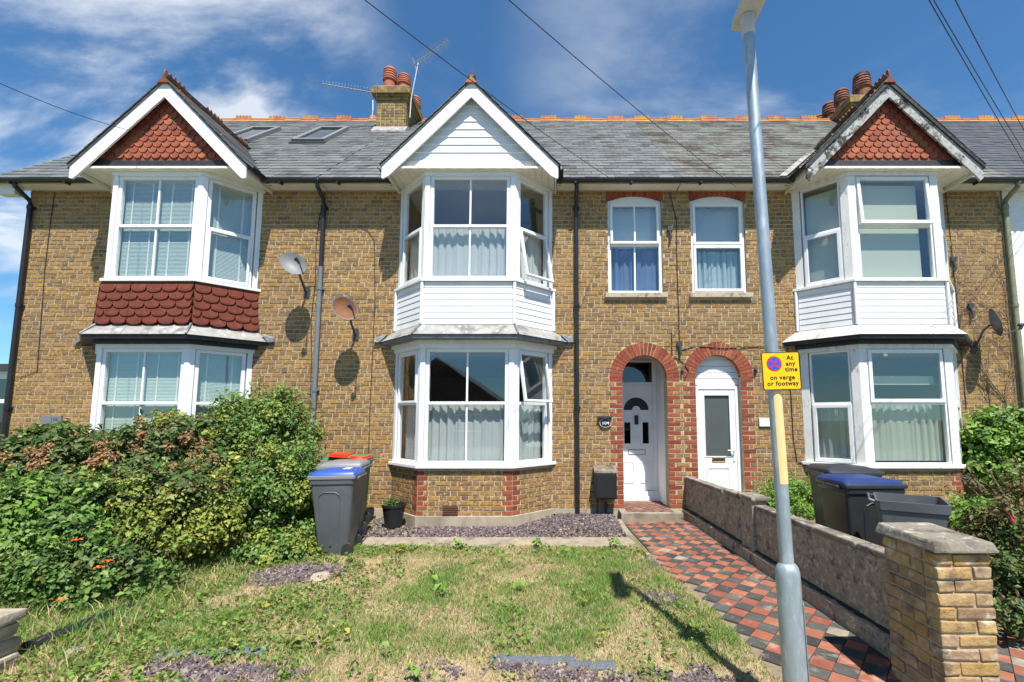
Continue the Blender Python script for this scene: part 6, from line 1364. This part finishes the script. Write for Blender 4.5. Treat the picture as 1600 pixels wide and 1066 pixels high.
def chips(name, label, n, place_, seed, s0=.012, s1=.030):
    g_ = np.random.default_rng(seed); b = MB(); k_ = 0
    while k_ < n:
        x, y, z = place_(g_); s_ = g_.uniform(s0, s1); a = g_.uniform(0, 6.28); ca, sa = math.cos(a), math.sin(a); t = g_.normal(0, .45, 2)
        q = [(-1, -.5), (.2, -.75), (1, .1), (.1, .7)]; base = []
        for (u, v) in q:
            u *= s_ * g_.uniform(.7, 1.2); v *= s_ * g_.uniform(.7, 1.2); base.append(Vector((x + u * ca - v * sa, y + u * sa + v * ca, z + .006 + t[0] * u + t[1] * v)))
        up = Vector((-t[0] * .3, -t[1] * .3, 1)).normalized() * (s_ * .28); i0 = len(b.v); b.v += base + [p + up for p in base]
        b.f += [(i0 + 4, i0 + 5, i0 + 6, i0 + 7)] + [(i0 + j, i0 + (j + 1) % 4, i0 + 4 + (j + 1) % 4, i0 + 4 + j) for j in range(4)]; b.mi += [0] * 5; k_ += 1
    return tag(b.build(name, 'slate_chip', kind='stuff'), label, 'gravel')
def bedp(g_):
    while True:
        x, y = g_.uniform(-2.9, .98), g_.uniform(-1.33, -.02)
        P = bay_pts(BAYS['B'], .04)
        ins = (P[1][0] - .0 < x < P[2][0] and y > P[1][1]) or (P[0][0] < x < P[1][0] and y > -(x - P[0][0])) or (P[2][0] < x < P[3][0] and y > -(P[3][0] - x))
        if not ins and g_.random() < (1.0 if x > -2.1 else .35): return x, y, bed_z(x, y)
chips('slate_chippings', 'plum slate chippings in the bed under the centre bay window', 11000, bedp, 1, .010, .026)
def lawnp(g_):
    while True:
        x, y = g_.uniform(-3.3, 1.35), g_.uniform(-4.95, -2.0)
        if g_.random() < bare(x, y) - .25 and x < creep(y): return x, y, lz(x, y)
chips('slate_chippings', 'loose plum slate chippings scattered over the bare lawn patches', 6000, lawnp, 2, .009, .024)
rv = random.Random(51)
for i, (x0, x1, y) in enumerate(((-2.85, -2.35, -4.36), (-.45, .15, -4.42), (.1, .42, -4.50), (-2.35, -2.1, -4.30))):
    nx_ = 10; v = []
    for j in range(3):
        for k_ in range(nx_ + 1): x = x0 + (x1 - x0) * k_ / nx_; yy = y + (.05 * j) + rv.uniform(-.012, .012); v.append((x, yy, lz(x, yy) + (.004, .022, .012)[j] + rv.uniform(0, .008)))
    b = MB(); b.add(v, [(j * (nx_ + 1) + k_, j * (nx_ + 1) + k_ + 1, (j + 1) * (nx_ + 1) + k_ + 1, (j + 1) * (nx_ + 1) + k_) for j in range(2) for k_ in range(nx_)]); b.add([(p[0], p[1], p[2] - .006) for p in v], [(j * (nx_ + 1) + k_, (j + 1) * (nx_ + 1) + k_, (j + 1) * (nx_ + 1) + k_ + 1, j * (nx_ + 1) + k_ + 1) for j in range(2) for k_ in range(nx_)])
    tag(b.build('membrane_scrap', 'fabric', smooth=True), ('long scrap of grey weed membrane at the front left of the lawn', 'long scrap of dark weed membrane at the front middle of the lawn', 'short curled membrane scrap near the path end of the lawn', 'short membrane scrap right of the front left one')[i], 'membrane', 'weed membrane scraps')
for i, (px_, py_, s_) in enumerate(((500, 912, .11), (430, 905, .05), (440, 880, .05), (118, 1030, .075), (92, 1052, .055), (385, 880, .06), (1010, 870, .07))):
    p = on_ground(px_, py_); b = MB(); rr = random.Random(i); b.lathe([(s_ * .7, 0), (s_, s_ * .15), (s_ * .8, s_ * .4), (s_ * .3, s_ * .5)], 8, (p.x, p.y, lz(p.x, p.y) - .01))
    for v in b.v: v.x += rr.uniform(-.2, .2) * s_; v.y += rr.uniform(-.2, .2) * s_; v.z += rr.uniform(-.1, .1) * s_
    tag(b.build('rubble_stone', 'rock', bevel=.01), ('largest pale stone on the bare patch beside the blue lidded bin', 'small pale stone left of the largest one by the bin', 'small pale stone behind the bare patch by the hedge', 'pale stone near the stone stub, bottom left', 'pale stone at the very bottom left of the lawn', 'small pale stone under the hedge edge', 'pale stone between the concrete edging and the tiles')[i], 'stone', 'loose stones')
a, q = on_ground(38, 1028), on_ground(205, 962); b = MB(); b.tube([(a.x, a.y, .07), ((a.x + q.x) / 2, (a.y + q.y) / 2, .085), (q.x, q.y, .09)], .048, 12); tag(b.build('drain_pipe_offcut', 'black_plastic', smooth=True), 'black plastic pipe lying at the foot of the hedge', 'pipe')
# neighbour's strip of gravel and lawn at the far left
sheet('neighbour_lawn', [(-8.6, -4.6), (-5.6, -4.6), (-5.6, -2.4), (-8.6, -2.4)], .075, 'turf')
sheet('neighbour_gravel', [(-9, -2.4), (-5.6, -2.4), (-5.6, -.7), (-9, -.7)], .11, 'paving')
# ------------------------------------------------------------------ bungalows over the road (seen in the window glass)
def bungalow(xc, y, w_, hgt, label):
    t = thing('bungalow', (xc, y, 0), label, 'house', 'houses over the road'); b = MB(); b.box(xc - w_ / 2, xc + w_ / 2, y - 8, y, -.1, 2.6); b.prism([(xc - w_ / 2, y, 2.6), (xc + w_ / 2, y, 2.6), (xc, y, hgt - .12)], (0, -8, 0)); b.build('wall', 'shaded_brick', t, fixn=True)
    b = MB()
    for s_ in (-1, 1): b.hexa([(xc + s_ * (w_ / 2 + .4), y + .3, 2.3), (xc, y + .3, hgt), (xc, y - 8.3, hgt), (xc + s_ * (w_ / 2 + .4), y - 8.3, 2.3), (xc + s_ * (w_ / 2 + .4), y + .3, 2.45), (xc, y + .3, hgt + .15), (xc, y - 8.3, hgt + .15), (xc + s_ * (w_ / 2 + .4), y - 8.3, 2.45)])
    b.build('roof', 'slate_d', t, fixn=True)
    for dx in (-2, 2):
        f = MB(); f.box(xc + dx - .9, xc + dx + .9, y, y + .06, .9, 2.1); wn = f.build('window', 'upvc', t); MB().box(xc + dx - .8, xc + dx + .8, y + .061, y + .07, 1.0, 2.0).build('pane', 'glass_dark', wn)
bungalow(-7.5, -23, 8.5, 5.5, 'gabled bungalow over the road, mirrored left in the centre ground floor window')
bungalow(3.5, -24, 9, 5.2, 'gabled bungalow over the road, mirrored right in the centre ground floor window')
bungalow(14.5, -24, 9, 5.4, 'gabled bungalow over the road, mirrored in the right bay window')
bungalow(-19, -24, 9, 5.4, 'gabled bungalow over the road, mirrored in the left bay window')
